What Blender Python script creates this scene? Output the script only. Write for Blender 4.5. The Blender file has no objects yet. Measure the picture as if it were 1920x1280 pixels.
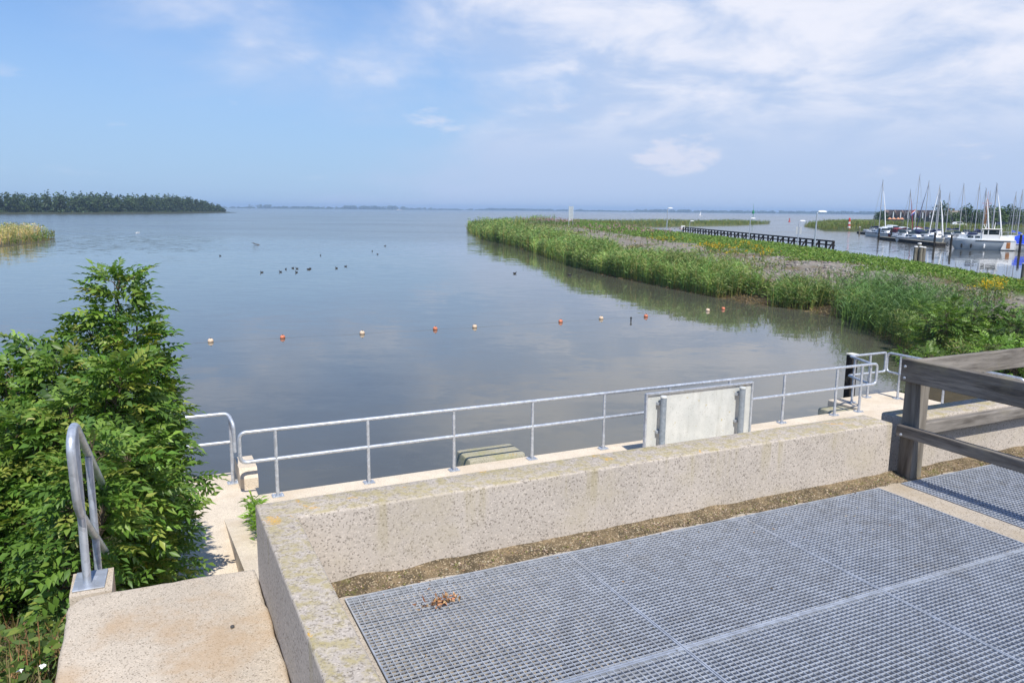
import bpy, bmesh, math, random
import numpy as np
from mathutils import Vector, Matrix, noise as mnoise

random.seed(7)
RNG = np.random.default_rng(7)
SC = bpy.context.scene
COL = SC.collection

# ------------------------------------------------------------------ camera, sky, sun, exposure
CAM_H = 5.15                      # metres above the lake
FOC, PITCH, ROLL = 1440.0, math.radians(9.69), 0.0098
_F = Vector((0, math.cos(PITCH), -math.sin(PITCH)))
_D = Vector((0, -math.sin(PITCH), -math.cos(PITCH)))
_X = Vector((1, 0, 0))
_r = _X * math.cos(ROLL) - _D * math.sin(ROLL)
_d = _X * math.sin(ROLL) + _D * math.cos(ROLL)
cam_data = bpy.data.cameras.new('camera')
cam = bpy.data.objects.new('camera', cam_data)
COL.objects.link(cam)
m3 = Matrix((_r, -_d, -_F)).transposed()
cam.matrix_world = Matrix.Translation((0, 0, CAM_H)) @ m3.to_4x4()
cam_data.sensor_width = 36.0
cam_data.lens = 36.0 * FOC / 1920.0
cam_data.clip_start = 0.05
cam_data.clip_end = 60000.0
SC.camera = cam

TH = math.radians(25.6)           # the quay runs at this angle to the picture plane
CT, ST = math.cos(TH), math.sin(TH)
SUN_EL, SUN_AZ_OFF = math.radians(56), math.radians(-7)
sa = math.atan2(-CT, ST) + SUN_AZ_OFF
SUNV = Vector((math.cos(sa) * math.cos(SUN_EL), math.sin(sa) * math.cos(SUN_EL), math.sin(SUN_EL)))
sd = bpy.data.lights.new('sun', 'SUN')
sd.energy = 5.0
sd.angle = math.radians(0.53)
sd.color = (1.0, 0.955, 0.88)
sun = bpy.data.objects.new('sun', sd)
COL.objects.link(sun)
sun.rotation_euler = SUNV.to_track_quat('Z', 'Y').to_euler()
sun.location = (0, 0, 60)

world = bpy.data.worlds.new('World')
SC.world = world
world.use_nodes = True
wn, wl = world.node_tree.nodes, world.node_tree.links
wn.clear()
def wnode(t, **kw):
    n = wn.new(t)
    for k, v in kw.items():
        setattr(n, k, v)
    return n
def wmath(op, a, b=None, clamp=False):
    n = wnode('ShaderNodeMath', operation=op, use_clamp=clamp)
    for i, s in enumerate((a, b)):
        if s is None: continue
        if isinstance(s, (int, float)): n.inputs[i].default_value = s
        else: wl.new(s, n.inputs[i])
    return n.outputs[0]
def wramp(val, lo, hi, a=0.0, b=1.0):
    n = wnode('ShaderNodeMapRange', interpolation_type='SMOOTHSTEP')
    wl.new(val, n.inputs[0])
    for i, x in enumerate((lo, hi, a, b)): n.inputs[i + 1].default_value = x
    return n.outputs[0]
wout = wnode('ShaderNodeOutputWorld')
bg = wnode('ShaderNodeBackground')
sky = wnode('ShaderNodeTexSky', sky_type='NISHITA', sun_disc=False)
sky.sun_elevation = SUN_EL
sky.sun_rotation = math.atan2(SUNV.x, SUNV.y)
sky.altitude = 0.0
sky.air_density = 1.0
sky.dust_density = 0.35
sky.ozone_density = 2.2
bg.inputs[1].default_value = 0.125
tc = wnode('ShaderNodeTexCoord')
sep = wnode('ShaderNodeSeparateXYZ')
wl.new(tc.outputs['Generated'], sep.inputs[0])
zc = wmath('MAXIMUM', sep.outputs[2], 0.0)
den = wmath('ADD', zc, 0.22)
pxn = wmath('DIVIDE', sep.outputs[0], den)
pyn = wmath('DIVIDE', sep.outputs[1], den)
comb = wnode('ShaderNodeCombineXYZ')
wl.new(pxn, comb.inputs[0]); wl.new(pyn, comb.inputs[1]); comb.inputs[2].default_value = 5.15
def wnoise(vec, scale, detail, rough, dist=0.0):
    n = wnode('ShaderNodeTexNoise')
    n.inputs['Scale'].default_value = scale
    n.inputs['Detail'].default_value = detail
    n.inputs['Roughness'].default_value = rough
    n.inputs['Distortion'].default_value = dist
    wl.new(vec, n.inputs['Vector'])
    return n.outputs[0]
n1 = wnoise(comb.outputs[0], 0.85, 8, 0.55, 0.25)
n2 = wnoise(comb.outputs[0], 2.6, 7, 0.58, 0.3)
# a broad veil of high cloud that thickens towards the right of the lake
bank = wmath('ADD', wmath('ADD', wmath('MULTIPLY', pxn, 0.29), wmath('MULTIPLY', wmath('SUBTRACT', 0.395, zc), 1.05)), wmath('MULTIPLY', n1, 0.95))
veil = wramp(bank, 0.40, 0.78, 0.0, 1.0)
wisp = wmath('MULTIPLY', wramp(n2, 0.34, 0.64), wramp(bank, 0.50, 0.70))
low = wramp(sep.outputs[2], 0.0, 0.36, 0.84, 0.0)           # milky air towards the horizon
# small fair weather cumulus low over the far shore
az = wmath('ARCTAN2', sep.outputs[0], sep.outputs[1])
c2 = wnode('ShaderNodeCombineXYZ')
wl.new(wmath('MULTIPLY', az, 5.0), c2.inputs[0])
wl.new(wmath('MULTIPLY', sep.outputs[2], 15.0), c2.inputs[1])
c2.inputs[2].default_value = 4.6
n3 = wnoise(c2.outputs[0], 1.5, 6, 0.55, 0.1)
puffs = wmath('MULTIPLY', wramp(n3, 0.585, 0.70), wmath('MULTIPLY', wramp(sep.outputs[2], 0.03, 0.055), wramp(sep.outputs[2], 0.10, 0.16, 1.0, 0.0)))
def wmix(fac, a, b):
    n = wnode('ShaderNodeMix', data_type='RGBA')
    if isinstance(fac, float): n.inputs[0].default_value = fac
    else: wl.new(fac, n.inputs[0])
    for i, s in ((6, a), (7, b)):
        if isinstance(s, tuple): n.inputs[i].default_value = s
        else: wl.new(s, n.inputs[i])
    return n.outputs[2]
K = 1.0 / 0.125
skyc = wmix(1.0, sky.outputs[0], (0.64, 0.865, 1.16, 1)); wn[-1].blend_type = 'MULTIPLY'
c = wmix(low, skyc, (0.355 * K, 0.510 * K, 0.74 * K, 1))
c = wmix(wmath('MULTIPLY', veil, 0.85), c, (0.49 * K, 0.595 * K, 0.81 * K, 1))
c = wmix(wmath('MULTIPLY', wmath('MULTIPLY', wisp, wramp(sep.outputs[2], 0.05, 0.17)), 0.80), c, (0.88 * K, 0.88 * K, 0.95 * K, 1))
c = wmix(wmath('MULTIPLY', puffs, 0.55), c, (0.82 * K, 0.80 * K, 0.88 * K, 1))
wl.new(c, bg.inputs[0])
wl.new(bg.outputs[0], wout.inputs[0])

vs = SC.view_settings
vs.view_transform = 'Standard'
vs.look = 'None'
vs.exposure = 0.12
vs.gamma = 1.0
vs.use_curve_mapping = False
SC.render.engine = 'CYCLES'
SC.cycles.use_denoising = True
SC.cycles.max_bounces = 8
SC.cycles.transparent_max_bounces = 8
SC.cycles.volume_bounces = 0
SC.cycles.sample_clamp_indirect = 4.0
SC.cycles.caustics_reflective = False
SC.cycles.caustics_refractive = False

# ------------------------------------------------------------------ helpers: positions
def W(u, v, z):
    """quay frame (u along the quay, v out over the water) to world"""
    return Vector((u * CT - v * ST, u * ST + v * CT, z))
def ray(px, py):
    a, b = (px - 960) / FOC, (py - 640) / FOC
    a2 = a * math.cos(ROLL) + b * math.sin(ROLL)
    b2 = -a * math.sin(ROLL) + b * math.cos(ROLL)
    return Vector((a2, math.cos(PITCH) - b2 * math.sin(PITCH), -(math.sin(PITCH) + b2 * math.cos(PITCH))))
def at_z(px, py, z=0.0):
    d = ray(px, py); t = (z - CAM_H) / d.z
    return Vector((0, 0, CAM_H)) + d * t
def at_y(px, py, y):
    d = ray(px, py)
    return Vector((0, 0, CAM_H)) + d * (y / d.y)

# ------------------------------------------------------------------ helpers: mesh building
class MB:
    def __init__(s): s.v = []; s.f = []
    def add(s, vs, fs):
        o = len(s.v)
        s.v += [tuple(x) for x in vs]
        s.f += [tuple(i + o for i in q) for q in fs]
        return s
    def box(s, x0, x1, y0, y1, z0, z1, bev=0.0):
        if bev <= 0:
            v = [(x0,y0,z0),(x1,y0,z0),(x1,y1,z0),(x0,y1,z0),(x0,y0,z1),(x1,y0,z1),(x1,y1,z1),(x0,y1,z1)]
            f = [(3,2,1,0),(4,5,6,7),(0,1,5,4),(1,2,6,5),(2,3,7,6),(3,0,4,7)]
            return s.add(v, f)
        bm = bmesh.new()
        bmesh.ops.create_cube(bm, size=1.0)
        for q in bm.verts:
            q.co = Vector(((x0+x1)/2 + q.co.x*(x1-x0), (y0+y1)/2 + q.co.y*(y1-y0), (z0+z1)/2 + q.co.z*(z1-z0)))
        bmesh.ops.bevel(bm, geom=list(bm.edges), offset=bev, segments=2, affect='EDGES', profile=0.5)
        return s.bm(bm)
    def bm(s, bm):
        bm.verts.index_update()
        s.add([q.co for q in bm.verts], [[x.index for x in fc.verts] for fc in bm.faces])
        bm.free(); return s
    def obox(s, c, ax, ay, az, hx, hy, hz):
        c, ax, ay, az = Vector(c), Vector(ax), Vector(ay), Vector(az)
        v = [c + ax*hx*i + ay*hy*j + az*hz*k for k in (-1,1) for i,j in ((-1,-1),(1,-1),(1,1),(-1,1))]
        return s.add(v, [(3,2,1,0),(4,5,6,7),(0,1,5,4),(1,2,6,5),(2,3,7,6),(3,0,4,7)])
    def bar(s, a, b, w, h, up=(0,0,1)):
        a, b = Vector(a), Vector(b); d = (b - a); L = d.length; d.normalize()
        sd_ = d.cross(Vector(up)); sd_.normalize(); u2 = sd_.cross(d)
        return s.obox((a+b)/2, d, sd_, u2, L/2, w/2, h/2)
    def tube(s, pts, r, n=8, caps=True):
        pts = [Vector(p) for p in pts]
        rs = r if isinstance(r, (list, tuple)) else [r]*len(pts)
        o = len(s.v); prev = None
        for i, p in enumerate(pts):
            t = (pts[min(i+1, len(pts)-1)] - pts[max(i-1, 0)])
            if t.length < 1e-9: t = Vector((0,0,1))
            t.normalize()
            if prev is None:
                ref = Vector((0,0,1)) if abs(t.z) < 0.9 else Vector((1,0,0))
                a = t.cross(ref); a.normalize()
            else:
                a = prev - t*prev.dot(t); a.normalize()
            prev = a; b = t.cross(a)
            for k in range(n):
                an = 2*math.pi*k/n
                s.v.append(tuple(p + (a*math.cos(an) + b*math.sin(an))*rs[i]))
        for i in range(len(pts)-1):
            for k in range(n):
                k2 = (k+1) % n
                s.f.append((o+i*n+k, o+i*n+k2, o+(i+1)*n+k2, o+(i+1)*n+k))
        if caps:
            s.f.append(tuple(o+k for k in reversed(range(n))))
            s.f.append(tuple(o+(len(pts)-1)*n+k for k in range(n)))
        return s
    def lathe(s, c, prof, n=16):
        o = len(s.v); c = Vector(c)
        for (r, z) in prof:
            for k in range(n):
                an = 2*math.pi*k/n
                s.v.append((c.x + r*math.cos(an), c.y + r*math.sin(an), c.z + z))
        m = len(prof)
        for i in range(m-1):
            for k in range(n):
                k2 = (k+1) % n
                s.f.append((o+i*n+k, o+i*n+k2, o+(i+1)*n+k2, o+(i+1)*n+k))
        s.f.append(tuple(o+k for k in reversed(range(n))))
        s.f.append(tuple(o+(m-1)*n+k for k in range(n)))
        return s
    def prism(s, poly, z0, z1):
        n = len(poly)
        v = [(p[0], p[1], z0) for p in poly] + [(p[0], p[1], z1) for p in poly]
        f = [tuple(reversed(range(n))), tuple(range(n, 2*n))]
        f += [(i, (i+1) % n, n+(i+1) % n, n+i) for i in range(n)]
        return s.add(v, f)
    def loft(s, rings, closed=True, caps=True):
        o = len(s.v); n = len(rings[0])
        for R in rings: s.v += [tuple(p) for p in R]
        for i in range(len(rings)-1):
            for k in range(n if closed else n-1):
                k2 = (k+1) % n
                s.f.append((o+i*n+k, o+i*n+k2, o+(i+1)*n+k2, o+(i+1)*n+k))
        if caps and closed:
            s.f.append(tuple(o+k for k in reversed(range(n))))
            s.f.append(tuple(o+(len(rings)-1)*n+k for k in range(n)))
        return s
    def mesh(s, name, mat=None, smooth=False):
        me = bpy.data.meshes.new(name)
        me.from_pydata(s.v, [], s.f)
        me.update()
        bm = bmesh.new(); bm.from_mesh(me)
        bmesh.ops.recalc_face_normals(bm, faces=list(bm.faces))
        bm.to_mesh(me); bm.free()
        if mat: me.materials.append(mat)
        if smooth:
            me.polygons.foreach_set('use_smooth', [True]*len(me.polygons))
            try: me.set_sharp_from_angle(angle=math.radians(42))
            except Exception: pass
        return me
    def build(s, name, mat, parent=None, smooth=False):
        return link(name, s.mesh(name, mat, smooth), parent)

def link(name, me, parent=None, loc=None, rz=0.0):
    o = bpy.data.objects.new(name, me)
    COL.objects.link(o)
    if parent: o.parent = parent
    if loc is not None: o.location = loc
    if rz: o.rotation_euler = (0, 0, rz)
    return o
def tag(o, label=None, cat=None, group=None, kind=None):
    if label: o['label'] = label
    if cat: o['category'] = cat
    if group: o['group'] = group
    if kind: o['kind'] = kind
    return o
def thing(name, label, cat, loc=(0,0,0), rz=0.0, group=None):
    o = bpy.data.objects.new(name, None)
    o.empty_display_size = 0.2
    COL.objects.link(o)
    o.location = loc; o.rotation_euler = (0, 0, rz)
    return tag(o, label, cat, group)
def struct(name, mb, mat, smooth=False, loc=None, rz=0.0):
    o = mb.build(name, mat, None, smooth)
    if loc is not None: o.location = loc
    o.rotation_euler = (0, 0, rz)
    o['kind'] = 'structure'
    return o
def copy_tree(o, parent=None):
    c = o.copy(); COL.objects.link(c); c.parent = parent
    for ch in list(o.children): copy_tree(ch, c)
    return c
def np_mesh(name, V, F, mat=None, col=None, smooth=False):
    """V (n,3) float, F list of (m,k) int arrays"""
    me = bpy.data.meshes.new(name)
    V = np.ascontiguousarray(V, dtype=np.float32)
    me.vertices.add(len(V)); me.vertices.foreach_set('co', V.ravel())
    loops = np.concatenate([f.ravel() for f in F]).astype(np.int32)
    sizes = np.concatenate([np.full(len(f), f.shape[1]) for f in F]).astype(np.int32)
    starts = np.concatenate([[0], np.cumsum(sizes)[:-1]]).astype(np.int32)
    me.loops.add(len(loops)); me.loops.foreach_set('vertex_index', loops)
    me.polygons.add(len(sizes))
    me.polygons.foreach_set('loop_start', starts)
    me.polygons.foreach_set('loop_total', sizes)
    if col is not None:
        a = me.color_attributes.new('Col', 'FLOAT_COLOR', 'POINT')
        c4 = np.ones((len(V), 4), dtype=np.float32); c4[:, :3] = col
        a.data.foreach_set('color', c4.ravel())
    me.update(calc_edges=True)
    me.validate()
    if mat: me.materials.append(mat)
    if smooth: me.polygons.foreach_set('use_smooth', [True]*len(me.polygons))
    return me
def unit(a):
    return a / np.maximum(np.linalg.norm(a, axis=-1, keepdims=True), 1e-9)
def fbm(x, y, sc, seed=0.0, oct=4):
    x = np.asarray(x, float); y = np.asarray(y, float); out = np.zeros(np.broadcast(x, y).shape)
    X, Y = np.broadcast_arrays(x, y)
    it = np.nditer([X, Y, out], op_flags=[['readonly'], ['readonly'], ['writeonly']])
    for a, b, o in it:
        o[...] = mnoise.fractal(Vector((float(a)*sc + seed, float(b)*sc - seed, seed*0.37)), 1.0, 2.0, oct)
    return out
def rounded(pts, r, n=5):
    """polyline with rounded corners"""
    pts = [Vector(p) for p in pts]; out = [pts[0]]
    for i in range(1, len(pts)-1):
        a, b, c = pts[i-1], pts[i], pts[i+1]
        d1 = (a-b).normalized(); d2 = (c-b).normalized()
        rr = min(r, (a-b).length*0.49, (c-b).length*0.49)
        p1 = b + d1*rr; p2 = b + d2*rr
        for k in range(n+1):
            t = k/n
            out.append(p1*(1-t)**2 + b*2*t*(1-t) + p2*t*t)
    out.append(pts[-1])
    return out

# foliage strips: P base points, D directions, tapered leaf with a bend
def blades(P, D, L, Wd, droop=0.25, color=None, side=None, shape='blade'):
    n = len(P)
    L = np.asarray(L).reshape(-1, 1) * np.ones((n, 1)); Wd = np.asarray(Wd).reshape(-1, 1) * np.ones((n, 1))
    D = unit(D)
    if side is None:
        side = np.cross(D, unit(RNG.normal(size=(n, 3)) + np.array([0, 0, 0.6])))
    side = unit(side)
    dr = np.asarray(droop).reshape(-1, 1) * np.ones((n, 1))
    dn = np.array([[0, 0, -1.0]])
    mid = P + D*L*0.5 + dn*L*dr*0.22
    tip = P + D*L + dn*L*dr
    if shape == 'leaf':
        V = np.stack([P, mid + side*Wd*0.5, tip, mid - side*Wd*0.5], 1).reshape(-1, 3)
        F = [np.arange(n*4).reshape(n, 4)]
        k = 4
    else:
        V = np.stack([P - side*Wd*0.3, P + side*Wd*0.3, mid + side*Wd*0.5, mid - side*Wd*0.5, tip], 1).reshape(-1, 3)
        b = np.arange(n)[:, None]*5
        F = [b + np.array([[0, 1, 2, 3]]), b + np.array([[3, 2, 4]])]
        k = 5
    C = None if color is None else np.repeat(color, k, axis=0)
    return V, F, C
class Fol:
    def __init__(s): s.V = []; s.F4 = []; s.F3 = []; s.C = []; s.n = 0
    def add(s, V, F, C):
        for f in F:
            (s.F4 if f.shape[1] == 4 else s.F3).append(f + s.n)
        s.V.append(V); s.C.append(C); s.n += len(V)
        return s
    def mesh(s, name, mat):
        F = []
        if s.F4: F.append(np.concatenate(s.F4))
        if s.F3: F.append(np.concatenate(s.F3))
        return np_mesh(name, np.concatenate(s.V), F, mat, np.concatenate(s.C))
def pick(cols, n, jit=0.15, p=None):
    cols = np.array(cols, float)
    i = RNG.choice(len(cols), n, p=p)
    return np.clip(cols[i] * (1 + RNG.normal(0, jit, (n, 1))) * (1 + RNG.normal(0, 0.05, (n, 3))), 0.003, 1)

# ------------------------------------------------------------------ helpers: materials
class NT:
    def __init__(s, name):
        s.m = bpy.data.materials.new(name); s.m.use_nodes = True
        s.n, s.l = s.m.node_tree.nodes, s.m.node_tree.links
        s.n.clear()
        s.out = s.n.new('ShaderNodeOutputMaterial')
        s.p = s.n.new('ShaderNodeBsdfPrincipled')
        s.l.new(s.p.outputs[0], s.out.inputs[0])
        s._pos = None
    def node(s, t, **kw):
        q = s.n.new(t)
        for k, v in kw.items(): setattr(q, k, v)
        return q
    def pos(s):
        if s._pos is None: s._pos = s.node('ShaderNodeNewGeometry').outputs['Position']
        return s._pos
    def obj(s): return s.node('ShaderNodeTexCoord').outputs['Object']
    def put(s, sock, x):
        if isinstance(x, (int, float)): sock.default_value = x
        elif isinstance(x, tuple): sock.default_value = x if len(x) == 4 or sock.type == 'VECTOR' else (*x, 1)
        else: s.l.new(x, sock)
    def vec(s, scale, src=None):
        q = s.node('ShaderNodeMapping'); s.l.new(src or s.pos(), q.inputs[0])
        q.inputs['Scale'].default_value = scale
        return q.outputs[0]
    def noise(s, sc, det=4, rough=0.55, vec=None, dist=0.0):
        q = s.node('ShaderNodeTexNoise'); s.l.new(vec or s.pos(), q.inputs['Vector'])
        q.inputs['Scale'].default_value = sc; q.inputs['Detail'].default_value = det
        q.inputs['Roughness'].default_value = rough; q.inputs['Distortion'].default_value = dist
        return q.outputs[0]
    def voro(s, sc, out='Distance', feat='F1', vec=None):
        q = s.node('ShaderNodeTexVoronoi', feature=feat); s.l.new(vec or s.pos(), q.inputs['Vector'])
        q.inputs['Scale'].default_value = sc
        return q.outputs[out]
    def rng(s, x, lo, hi, a=0.0, b=1.0):
        q = s.node('ShaderNodeMapRange', interpolation_type='SMOOTHSTEP'); s.l.new(x, q.inputs[0])
        for i, v in enumerate((lo, hi, a, b)): q.inputs[i+1].default_value = v
        return q.outputs[0]
    def math(s, op, a, b=None, clamp=False):
        q = s.node('ShaderNodeMath', operation=op, use_clamp=clamp)
        s.put(q.inputs[0], a)
        if b is not None: s.put(q.inputs[1], b)
        return q.outputs[0]
    def mix(s, f, a, b, mode='MIX'):
        q = s.node('ShaderNodeMix', data_type='RGBA', blend_type=mode)
        s.put(q.inputs[0], f); s.put(q.inputs[6], a); s.put(q.inputs[7], b)
        return q.outputs[2]
    def bump(s, h, st=0.3, d=0.01):
        q = s.node('ShaderNodeBump'); q.inputs['Strength'].default_value = st; q.inputs['Distance'].default_value = d
        s.l.new(h, q.inputs['Height']); s.l.new(q.outputs[0], s.p.inputs['Normal'])
        return q
    def fin(s, col, rough=0.8, metal=0.0, spec=0.4):
        s.put(s.p.inputs['Base Color'], col); s.put(s.p.inputs['Roughness'], rough)
        s.put(s.p.inputs['Metallic'], metal); s.p.inputs['Specular IOR Level'].default_value = spec
        return s.m
    def up(s):
        q = s.node('ShaderNodeSeparateXYZ'); s.l.new(s.node('ShaderNodeNewGeometry').outputs['True Normal'], q.inputs[0])
        return q.outputs[2]

def plain(name, col, rough=0.6, metal=0.0, var=0.12, sc=6.0, bump=0.0):
    t = NT(name)
    n = t.noise(sc, 4)
    c = t.mix(t.rng(n, 0.3, 0.7), tuple(x*(1-var) for x in col), tuple(min(1, x*(1+var)) for x in col))
    if bump: t.bump(t.noise(sc*6, 3), bump, 0.01)
    return t.fin(c, rough, metal)

def concrete(name, tone, dark, grain=1.0, stain=None, lichen=0.0, streak=False):
    t = NT(name)
    big = t.noise(1.1, 5, 0.6); mid = t.noise(7, 4)
    cell = t.voro(150*grain, 'Color'); sepc = t.node('ShaderNodeSeparateColor'); t.l.new(cell, sepc.inputs[0])
    rv = sepc.outputs[0]
    c = t.mix(t.rng(big, 0.3, 0.7), tuple(x*0.88 for x in tone), tuple(min(1, x*1.07) for x in tone))
    c = t.mix(t.rng(mid, 0.35, 0.75, 0, 0.35), c, tuple(x*0.8 for x in tone))
    c = t.mix(t.rng(rv, 0.80, 0.98, 0, 0.75), c, dark)
    c = t.mix(t.rng(rv, 0.22, 0.02, 0, 0.55), c, tuple(min(1, x*1.3) for x in tone))
    # blow holes and dark stones
    HS = 74.0
    ho = t.voro(HS, 'Distance'); hs = t.voro(HS, 'Color'); s2 = t.node('ShaderNodeSeparateColor'); t.l.new(hs, s2.inputs[0])
    hole = t.math('MULTIPLY', t.rng(ho, 0.33, 0.18), t.rng(s2.outputs[1], *((0.80, 0.84) if grain < 0.7 else (0.965, 0.975))))
    c = t.mix(t.math('MULTIPLY', hole, 0.6), c, tuple(x*0.9 for x in dark))
    if stain: c = t.mix(t.rng(t.noise(1.7, 5, 0.65), 0.47, 0.68, 0, 0.6), c, stain)
    if streak:
        sv = t.vec((5.5, 5.5, 0.28)); sn = t.noise(1.0, 4, 0.6, vec=sv)
        z = t.node('ShaderNodeSeparateXYZ'); t.l.new(t.pos(), z.inputs[0])
        top = t.rng(z.outputs[2], 2.97, 3.33)
        c = t.mix(t.math('MULTIPLY', t.rng(sn, 0.54, 0.68), t.math('MULTIPLY', top, 0.38)), c, (0.30, 0.25, 0.09))
    if lichen:
        up = t.rng(t.up(), 0.6, 0.9)
        l1 = t.rng(t.noise(9, 6, 0.75), 0.42, 0.62)
        c = t.mix(t.math('MULTIPLY', t.math('MULTIPLY', l1, up), 0.55*lichen), c, (0.37, 0.31, 0.13))
        sp = t.rng(t.noise(38, 4, 0.7), 0.52, 0.62)
        c = t.mix(t.math('MULTIPLY', t.math('MULTIPLY', sp, up), 0.5*lichen), c, (0.22, 0.19, 0.15))
        o1 = t.math('MULTIPLY', t.rng(t.noise(5.0, 5, 0.62, dist=0.3), 0.635, 0.665), t.rng(t.noise(70, 4, 0.7), 0.42, 0.56))
        c = t.mix(t.math('MULTIPLY', t.math('MULTIPLY', o1, up), 0.85), c, (0.58, 0.33, 0.05))
    h = t.math('ADD', t.math('MULTIPLY', rv, 0.5), t.math('SUBTRACT', t.noise(60, 3), t.math('MULTIPLY', hole, 1.6)))
    t.bump(h, 0.35, 0.006)
    return t.fin(c, 0.9, 0, 0.25)

def galv(name, col=(0.52, 0.56, 0.62), rough=0.42, metal=0.55):
    t = NT(name)
    v = t.voro(26, 'Color'); s = t.node('ShaderNodeSeparateColor'); t.l.new(v, s.inputs[0])
    c = t.mix(t.rng(s.outputs[0], 0, 1, 0, 0.8), tuple(x*0.86 for x in col), tuple(x*1.15 for x in col))
    c = t.mix(t.rng(t.noise(5, 5, 0.6), 0.55, 0.78, 0, 0.45), c, (0.36, 0.34, 0.31))
    c = t.mix(t.rng(t.noise(1.3, 5, 0.65), 0.50, 0.72, 0, 0.20), c, (0.27, 0.245, 0.21))
    t.bump(t.noise(70, 3), 0.08, 0.004)
    return t.fin(c, t.rng(t.noise(9, 3), 0.3, 0.7, rough*0.8, rough*1.3), metal)

def wood(name, col, dark, axis=(1, 1, 1), sc=1.0):
    t = NT(name)
    v = t.vec(axis, t.obj())
    g = t.noise(9*sc, 6, 0.65, vec=v, dist=0.6); g2 = t.noise(42*sc, 4, 0.6, vec=v)
    c = t.mix(t.rng(g, 0.32, 0.68), dark, col)
    c = t.mix(t.rng(g2, 0.5, 0.75, 0, 0.55), c, tuple(x*0.45 for x in dark))
    c = t.mix(t.rng(t.noise(3, 4), 0.56, 0.72, 0, 0.45), c, (0.25, 0.22, 0.15))
    t.bump(t.math('ADD', g, t.math('MULTIPLY', g2, 0.7)), 0.5, 0.008)
    return t.fin(c, 0.85, 0, 0.2)

def foliage(name, trans=0.3, rough=0.5, boost=1.0):
    t = NT(name)
    a = t.node('ShaderNodeAttribute', attribute_name='Col')
    t.put(t.p.inputs['Base Color'], a.outputs[0])
    t.p.inputs['Roughness'].default_value = rough
    t.p.inputs['Specular IOR Level'].default_value = 0.35
    tr = t.node('ShaderNodeBsdfTranslucent')
    br = t.mix(1.0, a.outputs[0], (1.25, 1.35, 0.7, 1), 'MULTIPLY')
    t.l.new(br, tr.inputs[0])
    mx = t.node('ShaderNodeMixShader'); mx.inputs[0].default_value = trans
    t.l.new(t.p.outputs[0], mx.inputs[1]); t.l.new(tr.outputs[0], mx.inputs[2])
    t.l.new(mx.outputs[0], t.out.inputs[0])
    return t.m
def vcol(name, rough=0.9, nsc=3.0, bump=0.4, amt=0.35):
    t = NT(name)
    a = t.node('ShaderNodeAttribute', attribute_name='Col')
    n = t.noise(nsc, 6, 0.65)
    c = t.mix(t.rng(n, 0.3, 0.7, amt, 0.0), a.outputs[0], (0.04, 0.035, 0.025))
    t.bump(t.noise(nsc*3, 5, 0.7), bump, 0.05)
    return t.fin(c, rough, 0, 0.2)

M = {}
M['deck'] = concrete('pale_deck_concrete', (0.68, 0.585, 0.46), (0.36, 0.29, 0.20), 0.9, (0.56, 0.45, 0.32))
M['slab'] = concrete('exposed_aggregate', (0.55, 0.47, 0.37), (0.17, 0.135, 0.095), 1.15, (0.44, 0.30, 0.17))
M['wall'] = concrete('parapet_concrete', (0.470, 0.415, 0.355), (0.17, 0.145, 0.12), 0.68, (0.43, 0.375, 0.28), 1.25, True)
M['ledge'] = concrete('dusty_ledge_concrete', (0.43, 0.375, 0.305), (0.14, 0.115, 0.085), 0.9, (0.34, 0.27, 0.18))
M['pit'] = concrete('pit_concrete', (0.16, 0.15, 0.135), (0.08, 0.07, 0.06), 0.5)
M['block'] = concrete('mossy_block_concrete', (0.40, 0.38, 0.30), (0.15, 0.15, 0.09), 0.6, (0.30, 0.30, 0.12), 0.8)
M['galv'] = galv('galvanised_tube')
M['grate'] = galv('galvanised_grating', (0.52, 0.555, 0.61), 0.5, 0.35)
M['fence'] = wood('weathered_fence_timber', (0.27, 0.24, 0.20), (0.10, 0.085, 0.068), (1, 1, 0.06))
M['fence_v'] = wood('weathered_rail_timber', (0.25, 0.228, 0.20), (0.095, 0.082, 0.07), (1, 0.10, 1))
M['fence_u'] = wood('weathered_beam_timber', (0.31, 0.28, 0.245), (0.125, 0.11, 0.093), (0.10, 1, 1))
M['tar'] = wood('tarred_timber', (0.035, 0.03, 0.028), (0.012, 0.011, 0.01), (1, 1, 0.2))
M['pile'] = wood('grey_pile_timber', (0.26, 0.24, 0.19), (0.11, 0.10, 0.075), (1, 1, 0.1))
M['leaf'] = foliage('shrub_leaf', 0.30, 0.42)
M['reed'] = foliage('reed_leaf', 0.25, 0.55)
M['herb'] = foliage('herb_leaf', 0.28, 0.6)
M['crown'] = foliage('tree_leaf', 0.2, 0.6)
M['ground'] = vcol('bank_ground', 0.95, 2.2, 0.6)
M['bark'] = plain('bark', (0.10, 0.075, 0.05), 0.9, 0, 0.3, 20, 0.4)
M['white'] = plain('white_gelcoat', (0.80, 0.80, 0.79), 0.3, 0, 0.03, 1)
M['offwhite'] = plain('cream_paint', (0.70, 0.68, 0.60), 0.5, 0, 0.05, 2)
M['grey'] = plain('grey_paint', (0.42, 0.45, 0.47), 0.5, 0, 0.06, 2)
M['lightgrey'] = plain('pale_grey_hull', (0.55, 0.60, 0.64), 0.35, 0, 0.04, 1)
M['black'] = plain('black_rubber', (0.02, 0.02, 0.022), 0.6, 0, 0.2)
M['navy'] = plain('navy_canvas', (0.02, 0.03, 0.09), 0.8, 0, 0.2)
M['blue'] = plain('bright_blue_tarpaulin', (0.02, 0.07, 0.55), 0.6, 0, 0.2, 3, 0.3)
M['maroon'] = plain('maroon_canvas', (0.20, 0.03, 0.035), 0.8, 0, 0.2)
M['red'] = plain('red_paint', (0.55, 0.05, 0.03), 0.5, 0, 0.1)
M['green'] = plain('green_paint', (0.02, 0.22, 0.10), 0.5, 0, 0.1)
M['orange'] = plain('orange_canvas', (0.55, 0.26, 0.14), 0.8, 0, 0.1)
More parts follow.
